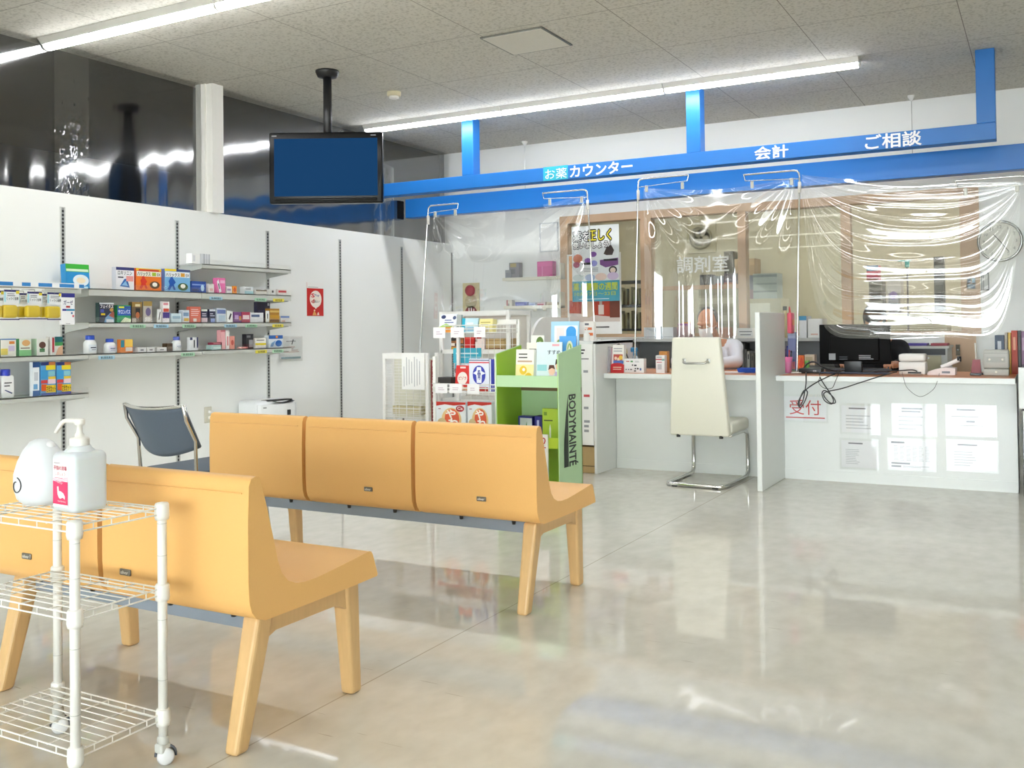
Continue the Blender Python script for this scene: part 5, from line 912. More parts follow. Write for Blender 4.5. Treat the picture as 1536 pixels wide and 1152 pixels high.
# keyboard edge, printer, phone, card reader
solo('keyboard', MB().rbox(-1.42, 7.32, DZ, -.98, 7.46, DZ+.02, mat('#4b4f58', .5), .005, 2).box(-1.41, 7.33, DZ+.0202, -.99, 7.45, DZ+.024, dark), 'dark keyboard on the reception desk behind the monitor', 'keyboard')
solo('desk_pad', MB().rbox(at(1232, 556, Y=7.0).x, 6.97, DZ+.0, at(1335, 556, Y=7.0).x, 7.05, DZ+.012, mat('#2f3a52', .35), .005, 2), 'dark blue tube-like pad along the front edge of the reception desk', 'pad')
a, b = at(1348, 560, Y=7.0), at(1388, 560, Y=7.0); hh = at(1365, 531, Y=7.0).z-DZ; pw = mat('#eceae6', .4); t = thing('receipt_printer', 'small white receipt printer in the middle of the reception desk', 'printer', ((a.x+b.x)/2, 7.0, DZ)); w = (b.x-a.x)/2
MB().rbox(-w, 0, 0, w, .16, hh*.62, pw, .01, 3).build('base', t); MB().rbox(-w, 0, hh*.64, w, .15, hh, pw, .014, 3).build('cover', t); MB().box(-w*.3, -.004, .008, w*.7, .002, .02, dark).build('socket', t)
a, b = at(1391, 562, Y=6.99), at(1440, 562, Y=6.99); t = thing('telephone', 'white desk telephone with raised handset on the reception desk', 'telephone', ((a.x+b.x)/2, 6.99, DZ)); w = (b.x-a.x)/2
MB().prism([(-w, 0), (w*.7, 0), (w*.72, .045), (w*.1, .05), (-w*.6, .035), (-w, .02)], 0, .16, mat('#e6d9d8', .4), 'y').build('base', t, bevel=.006); MB().tube([(-w*.2, .06, .052), (w*.2, .06, .066), (w*.6, .06, .085), (w*.92, .06, .10)], [.012, .013, .014, .016], mat('#ece6e4', .35), 10).build('handset', t); MB().lathe([(.018, -.012), (.018, .012)], (w*.93, .06, .105), dark, 12, 'x').build('earpiece', t); MB().box(-w*.1, -.002, .012, w*.4, .001, .026, mat('#7d8088')).build('socket', t)
a, b = at(1475, 562, Y=7.0), at(1514, 562, Y=7.0); hh = at(1495, 525, Y=7.0).z-DZ; cg = mat('#b9bab4', .4); t = thing('card_reader', 'grey card reader with two bright dots at the right end of the desk', 'card reader', ((a.x+b.x)/2, 7.0, DZ)); w = (b.x-a.x)/2
MB().rbox(-w, 0, .045, w, .14, hh, cg, .01, 3).build('housing', t); MB().rbox(-w*.98, -.006, 0, w*.98, .15, .043, cg, .006, 2).build('base', t)
MB().box(-w*.72, -.002, hh*.52, w*.72, .001, hh*.74, mat('#a3a59f', .4)).box(-w*.9, -.002, hh*.86, w*.9, .001, hh*.885, mat('#9a9c96')).build('front_plate', t)
for x_, y_, z_ in ((-w*.5, -.003, hh*.63), (w*.5, -.003, hh*.63), (0, -.0075, .024)): MB().disc((x_, y_, z_), X3, Z3, .007, P('#f6f4e6')).build('indicator', t)
solo('handheld_device', MB().rbox(at(1455, 560, Y=6.99).x, 6.97, DZ, at(1472, 560, Y=6.99).x, 7.05, DZ+.012, mat('#5a646e', .3), .004, 2), 'flat dark device in front of the red stamp holder', 'device')
a, b = at(1456, 555, Y=7.1), at(1472, 555, Y=7.1); t = thing('stamp_holder', 'dark red holder with white stick on the reception desk', 'holder', ((a.x+b.x)/2, 7.1, DZ)); w = (b.x-a.x)/2; MB().prism([(-w, .0), (w, 0), (w*.75, .10), (-w*.6, .10)], 0, .05, mat('#8e2630', .4), 'y').build('body', t, bevel=.005); MB().tube([(0, .025, .09), (-.004, .025, .21)], .004, paper, 8).build('stick', t); MB().box(-w*1.1, -.02, 0, w*1.6, .08, .012, dark).build('foot', t)
GF = 'upright files at the right end of the reception desk'
for px0, px1, py0, c, c2, lab in ((1493, 1507, 503, '#3f5066', '#c4ccd4', 'blue-grey upright file with pale slot behind the card reader'), (1508, 1512, 499, '#a9a196', '#8a8478', 'thin grey upright file right of the blue-grey one'), (1513, 1517, 499, '#c8a238', '#e0c46a', 'yellow upright file near the right edge'), (1518, 1527, 496, '#b03a1c', '#e0a080', 'red upright file near the right edge'), (1528, 1532, 496, '#2a2622', '#50483e', 'black upright file beside the red one'), (1533, 1538, 497, '#8a6a8a', '#c0a8c0', 'mauve upright file at the right edge of the photo')):
    ip(B, px0, py0, px1, 558, 7.28, lab, c, [('r', .3, .55, .7, .85, c2)], d=.22, z=DZ, name='file', cat='file', group=GF) if px1 < 1527 else ip(B, px0, py0, px1, 558, 7.28, lab, c, [('r', .3, .55, .7, .85, c2)], d=.22, z=DZ, name='file', cat='file', group=GF)
# cables hanging over the front
def cable(pts, label, r=.0032, name='cable'):
    solo(name, MB().tube([at(px, py, Y=Y) for px, py, Y in pts], r, dark, 6), label, 'cable', 'cables on the reception desk')
def spl(pts, n=8):
    o = []
    for i in range(len(pts)-1):
        p0, p1, p2, p3 = [V(pts[max(0, min(len(pts)-1, i+k))]) for k in (-1, 0, 1, 2)]
        for j in range(n): u = j/n; o.append(tuple(.5*((2*p1)+(p2-p0)*u+(2*p0-5*p1+4*p2-p3)*u*u+(3*p1-p0-3*p2+p3)*u**3)))
    return o+[tuple(pts[-1])]
F = 6.683
cable(spl([(1209, 559, 6.99), (1209, 562, F), (1209, 575, F), (1207, 588, F), (1204, 602, F), (1199, 609, F), (1200, 598, F), (1206, 586, F), (1211, 588, F), (1208, 600, F), (1201, 611, F), (1197, 605, F), (1203, 592, F), (1212, 582, F), (1226, 573, F), (1240, 566, F), (1254, 560, F), (1262, 556, 7.0)]), 'black cable with bundled loop hanging in front of the red characters', .0042)
cable(spl([(1229, 559, 7.0), (1230, 566, F), (1237, 578, F), (1244, 588, F), (1250, 600, F), (1247, 606, F), (1237, 601, F), (1233, 590, F), (1238, 586, F), (1250, 596, F), (1253, 604, F), (1245, 604, F), (1236, 594, F), (1239, 588, F), (1262, 583, F), (1290, 574, F), (1325, 563, F), (1345, 558, 6.98)]), 'black cable with oval coil right of the first loop', .0036)
cable(spl([(1230, 566, F), (1228, 574, F), (1236, 582, F), (1248, 582, F), (1253, 572, F), (1258, 561, F), (1262, 557, 7.0)]), 'thin cable dangling above the oval coil', .002)
cable(spl([(1353, 558, 6.98), (1355, 566, F), (1361, 582, F), (1380, 595, F), (1399, 585, F), (1406, 572, F), (1409, 560, 6.98)], 6), 'thin wire hanging in a V below the receipt printer', .0014)
cable(spl([(1205, 553, 7.12), (1212, 545, 7.12), (1222, 543, 7.12), (1235, 551, 7.08), (1250, 556, 7.05)]), 'black cables arching behind the hub box', .006)
cable(spl([(1330, 556, 7.02), (1350, 556, 6.975), (1368, 555, 6.975), (1376, 557, 6.975)]), 'black plug lead in front of the receipt printer', .004)
# white cabinet at the right edge
t = thing('side_cabinet', 'white and black cabinet at the right edge of the photo', 'cabinet', (-.10, 6.80, 0)); w = .05
t.location = (at(1530, 600, Y=6.80).x+.22, 6.80, 0)
MB().box(-.21, 0, 0, .22, .5, .80, dark).build('carcass', t); MB().box(-.225, -.022, .545, .22, .0, .80, cwh).box(-.205, -.022, .06, .22, 0, .53, cwh).build('door', t)
# ================================================================== back wall
def wsh(px0, px1, py, label):
    a, b = at(px0, py, Y=8.7), at(px1, py, Y=8.7); z = a.z; w = (b.x-a.x)/2; t = thing('small_wall_shelf', label, 'shelf', ((a.x+b.x)/2, WB, z), 0, 'small cream shelves on the far wall')
    m = mat('#e3dfcf', .5); MB().box(-w, -.12, -.018, w, 0, 0, m).box(-w, -.124, -.02, w, -.12, .012, m).build('board', t); MB().box(w-.012, -.12, -.018, w, 0, .14, m).build('end_panel', t)
    if py > 440: br = MB(); [br.rbox(x-.02, -.126, -.045, x+.02, -.112, -.018, m, .005, 2) for x in (w*.1, w*.45, w*.8)]; br.build('clip', t)
    return z
z1 = wsh(756, 843, 419, 'upper small cream shelf on the far wall'); z2_ = wsh(758, 843, 461, 'lower small cream shelf on the far wall')
GW = 'things on the small cream shelves'
ip(B, 764, 394, 779, 419, 8.69, 'tall grey carton with gold top on the upper small shelf', '#6f7076', [('r', .1, .72, .7, .95, '#a08c4c'), ('r', .1, .3, .6, .6, '#4a4c54')], d=.07, z=z1+.0005, name='box', cat='box', group=GW)
ip(B, 758, 405, 766, 419, 8.67, 'low grey box in front of the tall grey carton', '#8b9096', [('r', .1, .2, .9, .7, '#767c86')], d=.04, z=z1+.0005, name='box', cat='box', group=GW)
ip(B, 806, 392, 829, 419, 8.69, 'magenta box on the upper small shelf', '#cf3f94', [('r', .05, .7, .95, .95, '#dc5aa6'), ('r', .3, .1, .36, .7, '#e48ac0')], d=.08, z=z1+.0005, name='box', cat='box', group=GW)
ip(B, 760, 450, 768, 461, 8.69, 'white carton with red side on the lower small shelf', '#dcd8cc', [('r', 0, .2, .2, 1, '#b04a50'), ('r', .3, .1, .5, .5, '#8a8a80')], d=.06, z=z2_+.0005, name='box', cat='box', group=GW)
ip(B, 773, 453, 790, 461, 8.69, 'low violet-blue carton on the lower small shelf', '#5b60a8', [('r', .1, .2, .8, .7, '#8a90c8')], d=.06, z=z2_+.0005, name='box', cat='box', group=GW)
ip(B, 793, 454, 803, 461, 8.69, 'low pale blue carton right of the violet one, lower small shelf', '#b9c4dc', [('r', .1, .3, .9, .6, '#6f7fb4')], d=.06, z=z2_+.0005, name='box', cat='box', group=GW)
ip(B, 806, 453, 818, 461, 8.69, 'low white carton with crimson stripe on the lower small shelf', '#d9cccb', [('r', 0, .25, .8, .6, '#a8405c')], d=.06, z=z2_+.0005, name='box', cat='box', group=GW)
ip(B, 820, 453, 834, 461, 8.69, 'low beige carton at the right end of the lower small shelf', '#d2c8ae', [('r', .1, .3, .9, .6, '#a89878')], d=.06, z=z2_+.0005, name='box', cat='box', group=GW)
a, b = at(810, 335, Y=WB), at(838, 377, Y=WB); w, h = b.x-a.x, a.z-b.z; t = thing('certificate', 'pale framed certificate on the far wall left of the window', 'certificate', ((a.x+b.x)/2, WB-.004, b.z)); m = MB().box(-w/2+.012, -.004, .012, w/2-.012, 0, h-.012, paper); art(m, w, h, [('l', .2, .3, .8, .8, 6, '#c4c6c8')]); m.v = [V((p.x, p.y-.004 if p.y < -.0005 else p.y, p.z)) for p in m.v]; m.build('sheet', t)
f_ = MB(); [f_.box(*q, mat('#d3d6d8', .3)) for q in ((-w/2, -.012, 0, w/2, 0, .012), (-w/2, -.012, h-.012, w/2, 0, h), (-w/2, -.012, 0, -w/2+.012, 0, h), (w/2-.012, -.012, 0, w/2, 0, h))]; f_.build('frame', t)
a, b = at(695, 425, Y=WB), at(720, 472, Y=WB); w, h = b.x-a.x, a.z-b.z; t = thing('signal_board', 'cream wall board with red ball, blank round and dark red round', 'board', ((a.x+b.x)/2, WB-.002, b.z)); MB().box(-w/2, -.012, 0, w/2, 0, h, mat('#d9cb9c', .5)).build('board', t)
MB().ell((0, -.03, h*.76), (.06, .03, .06), mat('#b5283c', .3)).build('red_ball', t); MB().disc((0, -.0135, h*.42), X3, Z3, .075, mat('#b7a982')).build('blank_round', t); MB().disc((0, -.0135, h*.06), X3, Z3, .075, mat('#8a1c1c')).quad((-.03, -.0142, h*.1), X3, Z3, .012, .04, paper).quad((.0, -.0142, h*.1), X3, Z3, .012, .04, paper).quad((.03, -.0142, h*.1), X3, Z3, .01, .03, paper).build('dark_round', t)
a = at(1500, 362, Y=WB); t = thing('wall_clock', 'large round wall clock at the right, behind the sagging film', 'clock', (a.x, WB, a.z)); r = .168
MB().lathe([(r, 0), (r, -.03), (r-.012, -.036), (r-.02, -.03), (r-.02, 0)], (0, 0, 0), mat('#a9a9a4', .25, .6), 40, 'y').build('rim', t); m = MB().disc((0, -.012, 0), X3, Z3, r-.014, mat('#e4e3d8', .5), seg=40); 
for k in range(1, 13): a_ = PI/2-k*PI/6; m.text(str(k), mat('#8f8e86'), (.118*math.cos(a_)-.014, -.0128, .118*math.sin(a_)-.013), X3, Z3, .028, .026)
m.build('dial', t); hn = MB().quad((-.003, -.0145, 0), V((1, 0, 0)), Z3, .006, .002, dark)
for an, L_, ww in ((2.25, .075, .007), (-.93, .11, .005)): u = V((math.cos(an), 0, math.sin(an))); n_ = V((-u.z, 0, u.x)); hn.quad(V((0, -.0145, 0))-n_*ww/2-u*.02, u, n_, L_+.02, ww, mat('#55544e'))
hn.build('hands', t)
p = at(1457, 425, Y=WB); solo('thermostat', MB().box(p.x-.035, WB-.02, p.z-.05, p.x+.035, WB, p.z+.05, mat('#5c7f9c', .4)).quad((p.x-.028, WB-.0205, p.z+.004), X3, Z3, .024, .036, P('#2f4a66')).quad((p.x+.005, WB-.0205, p.z+.004), X3, Z3, .024, .036, P('#8fb0c8')).quad((p.x-.028, WB-.0205, p.z-.042), X3, Z3, .056, .034, P('#3f6484')), 'small blue-panelled wall controller left of two grey switch plates', 'controller')
for px, lab in ((1469, 'left one of two narrow grey switch plates on the far wall'), (1479, 'right one of two narrow grey switch plates on the far wall')):
    p = at(px, 422, Y=WB); t = thing('switch_plate', lab, 'switch', (p.x, WB, p.z), 0, 'narrow grey switch plates'); MB().box(-.023, -.01, -.075, .023, 0, .075, mat('#77797c')).build('plate', t); MB().box(-.014, -.014, -.062, .014, -.01, .062, mat('#c9cac8')).build('rocker', t)
p = at(1437, 525, Y=WB-.02); t = thing('lock_plate', 'dark lock plate on the tan post behind the telephone', 'lock', (p.x, WB-.02, p.z)); MB().box(-.016, -.006, -.045, .016, 0, .045, mat('#3b352c', .3, .8)).build('plate', t); MB().lathe([(.008, -.006), (.008, -.018)], (0, 0, 0), steel, 12, 'y').build('knob', t)
# ================================================================== posters by the window
def poster(px0, py0, px1, py1, Y, name, label, base, ds):
    a, b = at(px0, (py0+py1)/2, Y=Y), at(px1, (py0+py1)/2, Y=Y); top = at((px0+px1)/2, py0, Y=Y).z; bot = at((px0+px1)/2, py1, Y=Y).z; w, h = b.x-a.x, top-bot
    m = MB().box(-w/2, 0, 0, w/2, .003, h, P(base)); art(m, w, h, ds)
    return tag(m.build(name, loc=((a.x+b.x)/2, Y, bot)), label, 'poster')
poster(851, 380, 932, 501, 8.755, 'poster', 'tall white-bordered poster with orange room scene, partly covered', '#f1eee8', [('r', .04, .15, .97, .98, '#d8793a'), ('r', .04, .15, .97, .27, '#cfc0b4'), ('p', [(.04, .27), (.04, .44), (.97, .56), (.97, .2)], '#a8361c'), ('p', [(.04, .4), (.5, .49), (.97, .62), (.97, .98), (.04, .98)], '#e39a52'), ('p', [(.26, .25), (.28, .46), (.48, .48), (.50, .24), (.4, .2)], '#c9b294'), ('r', .58, .24, .68, .36, '#d8c8bc'), ('r', .60, .36, .65, .42, '#b8a090'), ('c', .62, .43, .08, .025, '#c8a878'), ('r', .79, .2, .97, .46, '#6d3422'), ('c', .88, .46, .09, .02, '#8a4a34'), ('r', .04, .26, .22, .42, '#b8401c'), ('l', .42, .07, .94, .11, 1, '#4a4642')])
PU, GRN = '#7a4a86', '#c8d43a'
poster(858, 338, 929, 452, 8.735, 'poster', 'white medicine-week poster with purple blobs and turquoise band', '#eef0ee', [
    ('r', 0, 0, 1, .27, '#4fa8be'), ('t', '薬を', .03, .80, .38, .93, '#2b2c30', .13), ('t', '薬を', .03, .80, .38, .93, '#f2f2ee', .02), ('t', '正しく', .36, .80, .84, .94, '#33301c', .15), ('t', '正しく', .36, .80, .84, .94, '#f2e32a', .01), ('t', '使いましょう!', .03, .70, .82, .79, '#2b2c30', .15), ('t', '使いましょう!', .03, .70, .82, .79, '#f4f4f0', .03),
    ('c', .46, .62, .07, .035, '#8a5aa8'), ('c', .34, .54, .07, .035, '#8a5aa8'), ('c', .47, .5, .075, .04, '#9a9ad8'), ('c', .13, .57, .1, .06, '#d0785a'), ('c', .1, .49, .07, .04, '#b8607a'), ('p', [(.68, .62), (.74, .7), (.84, .73), (.9, .66), (.86, .6), (.74, .6)], '#3a2c26'), ('p', [(.6, .54), (.98, .56), (.98, .47), (.72, .44), (.6, .48)], PU), ('r', .68, .525, .96, .55, '#1e1e22'), ('r', .22, .485, .44, .515, '#1e1e22'),
    ('l', .26, .39, .7, .45, 3, '#8a8a8e'), ('c', .87, .405, .085, .05, '#2c2a2a'), ('c', .87, .40, .06, .035, '#ecd8c8'), ('c', .14, .315, .12, .045, '#cbd6d2'), ('c', .39, .315, .11, .045, '#b9c6de'), ('c', .62, .32, .12, .05, '#ecd2c4'), ('c', .87, .325, .12, .05, '#d9c4dc'),
    ('t', '薬と健康の週間', .03, .145, .96, .245, GRN, .03), ('t', '10月17日〜23日', .06, .075, .92, .125, GRN, .01), ('l', .15, .02, .9, .05, 1, '#d6e6ea')])
# ================================================================== ledge and cubbyholes
LZ = .9725; GL = 'things on the ledge below the dispensary windows'
ip(B, 966, 491, 1010, 508, 8.30, 'long pale grey box on the ledge behind the cream chair', '#dcdedf', [('r', .02, .1, .98, .2, '#b9bcc0'), ('p', [(.05, .9), (.3, .62), (.5, .6), (.6, .9)], '#c9ccd0')], d=.2, z=LZ, name='box', cat='box', group=GL)
ip(B, 1105, 492, 1133, 507, 8.26, 'white name card with two lines on the ledge beside the divider', '#efebe2', [('l', .15, .55, .85, .8, 1, '#7a7468'), ('l', .2, .25, .8, .5, 1, '#7a7468')], d=.03, z=LZ, name='name_card', cat='card', group=GL)
ip(B, 1078, 491, 1094, 507, 8.5, 'brown carton on the ledge right of the bowed head', '#b98d76', [('r', 0, .85, 1, 1, '#c9a08a')], d=.1, z=LZ, name='carton', cat='box', group=GL)
ip(B, 1199, 474, 1210, 507, 8.34, 'white file box with blue lid on the ledge right of the pole', '#e4e6e4', [('r', .0, .8, 1, 1, '#3f8fb8')], d=.2, z=LZ, name='file_box', cat='box', group=GL)
ip(B, 1212, 478, 1234, 507, 8.34, 'wide white file box on the ledge left of the monitor', '#f0efea', [('l', .2, .1, .8, .3, 1, '#e0b8a8')], d=.2, z=LZ, name='file_box', cat='box', group=GL)
p = at(1029, 505, Y=8.35); t = thing('flower_bag', 'pinkish bag with purple rim on the ledge left of the bowed head', 'bag', (p.x, 8.35, LZ)); MB().lathe([(.05, 0), (.075, .02), (.082, .09), (.06, .125), (.05, .13)], (0, 0, 0), mat('#c09a96', .5, var=.12, scale=40), 18).build('bag', t); MB().tube([(.066*math.cos(k*PI/8), .066*math.sin(k*PI/8), .125) for k in range(16)], .008, mat('#a8569a'), 6, True).build('rim', t); MB().box(-.03, -.02, .12, .05, .03, .145, mat('#e0a43c')).build('filling', t)
p = at(1178, 500, Y=8.42); t = thing('amber_bottle', 'tall amber-footed clear bottle on the ledge behind the divider', 'bottle', (p.x, 8.42, LZ)); MB().lathe([(.04, 0), (.043, .08), (.04, .12), (.022, .19), (.016, .24)], (0, 0, 0), mat('#b8a878', .25), 18).build('bottle', t); MB().lathe([(.018, .235), (.018, .27)], (0, 0, 0), dark, 12).build('cap', t)
for k, (px0, px1, py0, c) in enumerate(((1101, 1106, 514, '#1c1c1e'), (1107, 1112, 514, '#222226'), (1113, 1117, 515, '#77787a'), (1118, 1120, 524, '#9a9a98'), (1121, 1125, 527, '#d9dad6'), (1127, 1131, 530, '#8a8478'))):
    ip(B, px0, py0, px1, 556, 8.30, ('first black binder', 'second black binder', 'grey binder', 'thin light grey booklet', 'white booklet', 'short brown-grey booklet')[k]+' from the left in the cubbyhole beside the divider', c, [('r', .3, .6, .7, .85, '#55565a')], d=.18, z=.6905, name='binder', cat='binder', group='binders in the cubbyhole', lean=.0)
# drawer cabinet and folders
a, b = at(1355, 519, Y=8.25), at(1421, 519, Y=8.25); t = thing('drawer_cabinet', 'grey steel drawer cabinet behind the receipt printer', 'cabinet', ((a.x+b.x)/2, 8.25, 0)); w = (b.x-a.x)/2; hh = a.z
MB().box(-w, .0, 0, w, .42, hh, lgrey).box(-w-.01, -.012, hh-.018, w+.012, .42, hh, mat('#d9d8d0')).build('body', t)
for k in range(3):
    o = MB().box(-w+.02, -.012, hh-.25-k*.2, w-.045, .0, hh-.075-k*.2, mat('#c6bf9e', .45)).build('drawer', t); MB().box(-.04, -.02, hh-.1-k*.2, .03, -.012, hh-.088-k*.2, steel).build('handle', o)
MB().box(-w+.015, -.0125, hh-.07, w-.015, -.001, hh-.022, dark).build('top_slot', t)
for px0, px1, c, lab in ((1356, 1390, '#5a4aa8', 'purple folder lying on the grey drawer cabinet'), (1396, 1421, '#a0283c', 'crimson folder lying on the grey drawer cabinet')): ip(B, px0, 515, px1, 519, 8.3, lab, c, [], d=.2, z=hh+.0005, name='folder', cat='folder', group='folders on the drawer cabinet')
# ================================================================== inside the dispensary
GDp = 'equipment in the dispensary'
a, b = at(905, 421, Y=10.6), at(976, 421, Y=10.6); t = thing('bottle_rack', 'dark shelf rack with thin upright files inside the dispensary, behind the left pane', 'rack', ((a.x+b.x)/2, 10.6, 0)); w = (b.x-a.x)/2; m = MB()
for x in (-w, w): m.box(x-.012, 0, 0, x+.012, .3, a.z, mat('#44474a'))
zz = [at(940, y, Y=10.6).z for y in (493, 457, 421)]
m.build('upright', t)
for z in zz: MB().box(-w, 0, z-.03, w, .3, z, mat('#2c3034')).build('shelf', t)
for j in range(2):
    for k in range(9):
        carton('upright_file', 'thin pale upright file on the dark rack in the dispensary', 'file', ((a.x+b.x)/2-w+.06+k*.052, 10.65, zz[j]+.0005), 0, .024, .18, .17+.02*(k % 3), ('#b9b48e', '#8d8a6a', '#c9c4a6')[k % 3], [], 'upright files on the dark rack')
p = at(1053, 357, Y=YB); t = thing('wall_fan', 'square wall fan high on the dispensary back wall', 'fan', (p.x, YB, p.z)); fm = mat('#b9b090', .5); MB().box(-.2, -.03, -.2, .2, 0, .2, fm).build('frame', t); MB().lathe([(.15, -.03), (.16, -.06), (.12, -.062), (.11, -.03)], (0, 0, 0), mat('#8f896f', .5), 24, 'y').build('rim', t)
for k in range(5): a_ = k*2*PI/5; MB().poly((0, -.045, 0), V((math.cos(a_), .15, math.sin(a_))).normalized(), V((-math.sin(a_), .1, math.cos(a_))).normalized(), [(.02, -.02), (.12, -.05), (.12, .04), (.02, .02)], mat('#9a937a')).build('blade', t)
a, b = at(1046, 470, Y=10.9), at(1106, 470, Y=10.9); t = thing('tray_cabinet', 'cabinet of pale paper trays inside the dispensary, behind the centre pane', 'cabinet', ((a.x+b.x)/2, 10.9, 0)); w = (b.x-a.x)/2; zt_ = at(1070, 430, Y=10.9).z
MB().box(-w, .02, 0, w, .4, zt_, mat('#cfcab4', .6)).build('body', t)
for k in range(9): MB().box(-w+.02, 0, zt_-.1-k*.1, w-.02, .02, zt_-.03-k*.1, mat('#e6e2d0' if k % 2 else '#bdb9a4', .6)).build('tray', t)
GH = 'things above the paper trays'
ip(B, 1050, 412, 1068, 430, 10.95, 'dark round-topped box on the tray cabinet', '#55525c', [('c', .5, .6, .4, .35, '#6b6a70')], d=.15, z=zt_+.0005, name='box', cat='box', group=GH)
ip(B, 1071, 414, 1084, 430, 10.95, 'grey-blue box on the tray cabinet, middle', '#a9b0b8', [('r', .2, 0, .8, .3, '#d86a5a')], d=.15, z=zt_+.0005, name='box', cat='box', group=GH)
ip(B, 1086, 410, 1105, 430, 10.95, 'dark mauve box on the tray cabinet beside the mullion', '#6b5a68', [('r', 0, 0, 1, .3, '#c07a5c')], d=.15, z=zt_+.0005, name='box', cat='box', group=GH)
a, b = at(1118, 470, Y=10.8), at(1172, 470, Y=10.8); t = thing('supply_shelf', 'pale supply shelf inside the dispensary, right of the centre mullion', 'shelf', ((a.x+b.x)/2, 10.8, 0)); w = (b.x-a.x)/2; z4 = at(1140, 448, Y=10.8).z; MB().box(-w, 0, 0, w, .4, z4, mat('#c2bda6', .6)).build('body', t); MB().box(-w+.03, -.012, z4-.34, w-.12, 0, z4-.05, mat('#e8e6dc', .5)).build('door', t)
ip(B, 1130, 410, 1166, 448, 10.85, 'stack of grey-blue trays on the pale supply shelf', '#a9b6b8', [('r', 0, .85, 1, .95, '#7d8c92'), ('r', 0, .55, 1, .62, '#8d9aa0'), ('r', 0, .25, 1, .32, '#77868c')], d=.25, z=z4+.0005, name='tray_stack', cat='trays', group=GDp)
ip(B, 1119, 413, 1130, 448, 10.85, 'navy and mauve file box on the pale supply shelf', '#5a5f7c', [('r', 0, 0, 1, .4, '#8a6a78')], d=.25, z=z4+.0005, name='file_box', cat='box', group=GDp)
t = thing('tall_cupboard', 'pale tall cupboard at the back of the dispensary under the cardboard box', 'cupboard', (at(1120, 412, Y=12.1).x, 12.1, 0)); z5 = at(1120, 413, Y=12.1).z; MB().box(-.3, 0, 0, .2, .45, z5, mat('#bfb898', .6)).build('body', t); MB().box(-.29, -.012, .05, -.06, 0, z5-.03, mat('#cbc4a6', .6)).box(-.04, -.012, .05, .19, 0, z5-.03, mat('#cbc4a6', .6)).build('door', t)
ip(B, 1102, 388, 1132, 413, 12.15, 'cardboard box on top of the dispensary cupboard', '#a98c68', [('r', 0, .6, 1, 1, '#b89a74')], d=.3, z=z5+.0005, name='cardboard_box', cat='box', group=GDp)
ip(B, 1086, 377, 1100, 389, 12.14, 'dark wrapped parcel beside the cardboard box in the dispensary', '#5c564c', [('p', [(0, 0), (.6, 1), (1, 1), (1, 0)], '#4a463e')], d=.2, z=z5+.0005, name='parcel', cat='parcel', group=GDp)
a, b = at(1290, 470, Y=10.2), at(1425, 470, Y=10.2); t = thing('work_bench', 'pale work bench with equipment inside the dispensary, behind the right pane', 'bench', ((a.x+b.x)/2, 10.2, 0)); w = (b.x-a.x)/2; z6 = at(1350, 470, Y=10.2).z; MB().box(-w, 0, z6-.04, w, .5, z6, mat('#c9c3a6', .5)).build('top', t); MB().box(-w+.03, .05, 0, w-.03, .5, z6-.04, mat('#b4ae92', .6)).build('body', t)
ip(B, 1304, 422, 1324, 470, 10.3, 'brown-grey machine with dark face on the dispensary bench', '#7d786a', [('r', .1, .4, .9, .9, '#5a5448'), ('r', .2, .1, .8, .3, '#a8a294')], d=.25, z=z6+.0005, name='machine', cat='machine', group=GDp)
ip(B, 1300, 398, 1318, 422, 10.32, 'pink and blue bundle on the brown-grey machine', '#d8506a', [('r', 0, .65, 1, 1, '#3f6f9c'), ('r', 0, .0, 1, .2, '#8a5a58')], d=.15, z=at(1309, 422, Y=10.3).z+.001, name='bundle', cat='bundle', group=GDp)
ip(B, 1330, 418, 1352, 452, 10.35, 'white paper box behind the lilac dispenser in the dispensary', '#d6cfc6', [], d=.2, z=z6+.0005, name='paper_box', cat='box', group=GDp)
ip(B, 1333, 440, 1348, 470, 10.22, 'lilac-topped grey dispenser on the dispensary bench', '#a3a4a8', [('c', .5, .9, .4, .2, '#9a86b8'), ('r', .1, .1, .9, .5, '#8a8c92')], d=.1, z=z6+.0005, name='dispenser', cat='dispenser', group=GDp)
t = thing('drip_stand', 'thin dark stand with teal hook inside the dispensary', 'stand', (at(1362, 460, Y=10.0).x, 10.0, 0)); zz2 = at(1362, 390, Y=10.0).z; MB().tube([(0, 0, .02), (0, 0, zz2)], .008, mat('#77706a'), 8).lathe([(.14, 0), (.13, .02), (.02, .03)], (0, 0, 0), mat('#77706a'), 20).build('pole', t); MB().rbox(-.02, -.01, zz2-.07, .02, .01, zz2, mat('#2aa69a'), .006).box(-.08, -.006, zz2-.012, .03, .006, zz2, mat('#4ab4a6')).build('hook', t)
ip(B, 1402, 385, 1417, 470, 10.3, 'tall dark bottle carousel on the dispensary bench', '#5f615e', [('r', .1, .75, .9, .85, '#8a8c88'), ('r', .1, .5, .9, .6, '#7a7c78'), ('r', .1, .2, .9, .35, '#3f4240')], d=.14, z=z6+.0005, name='carousel', cat='rack', group=GDp)
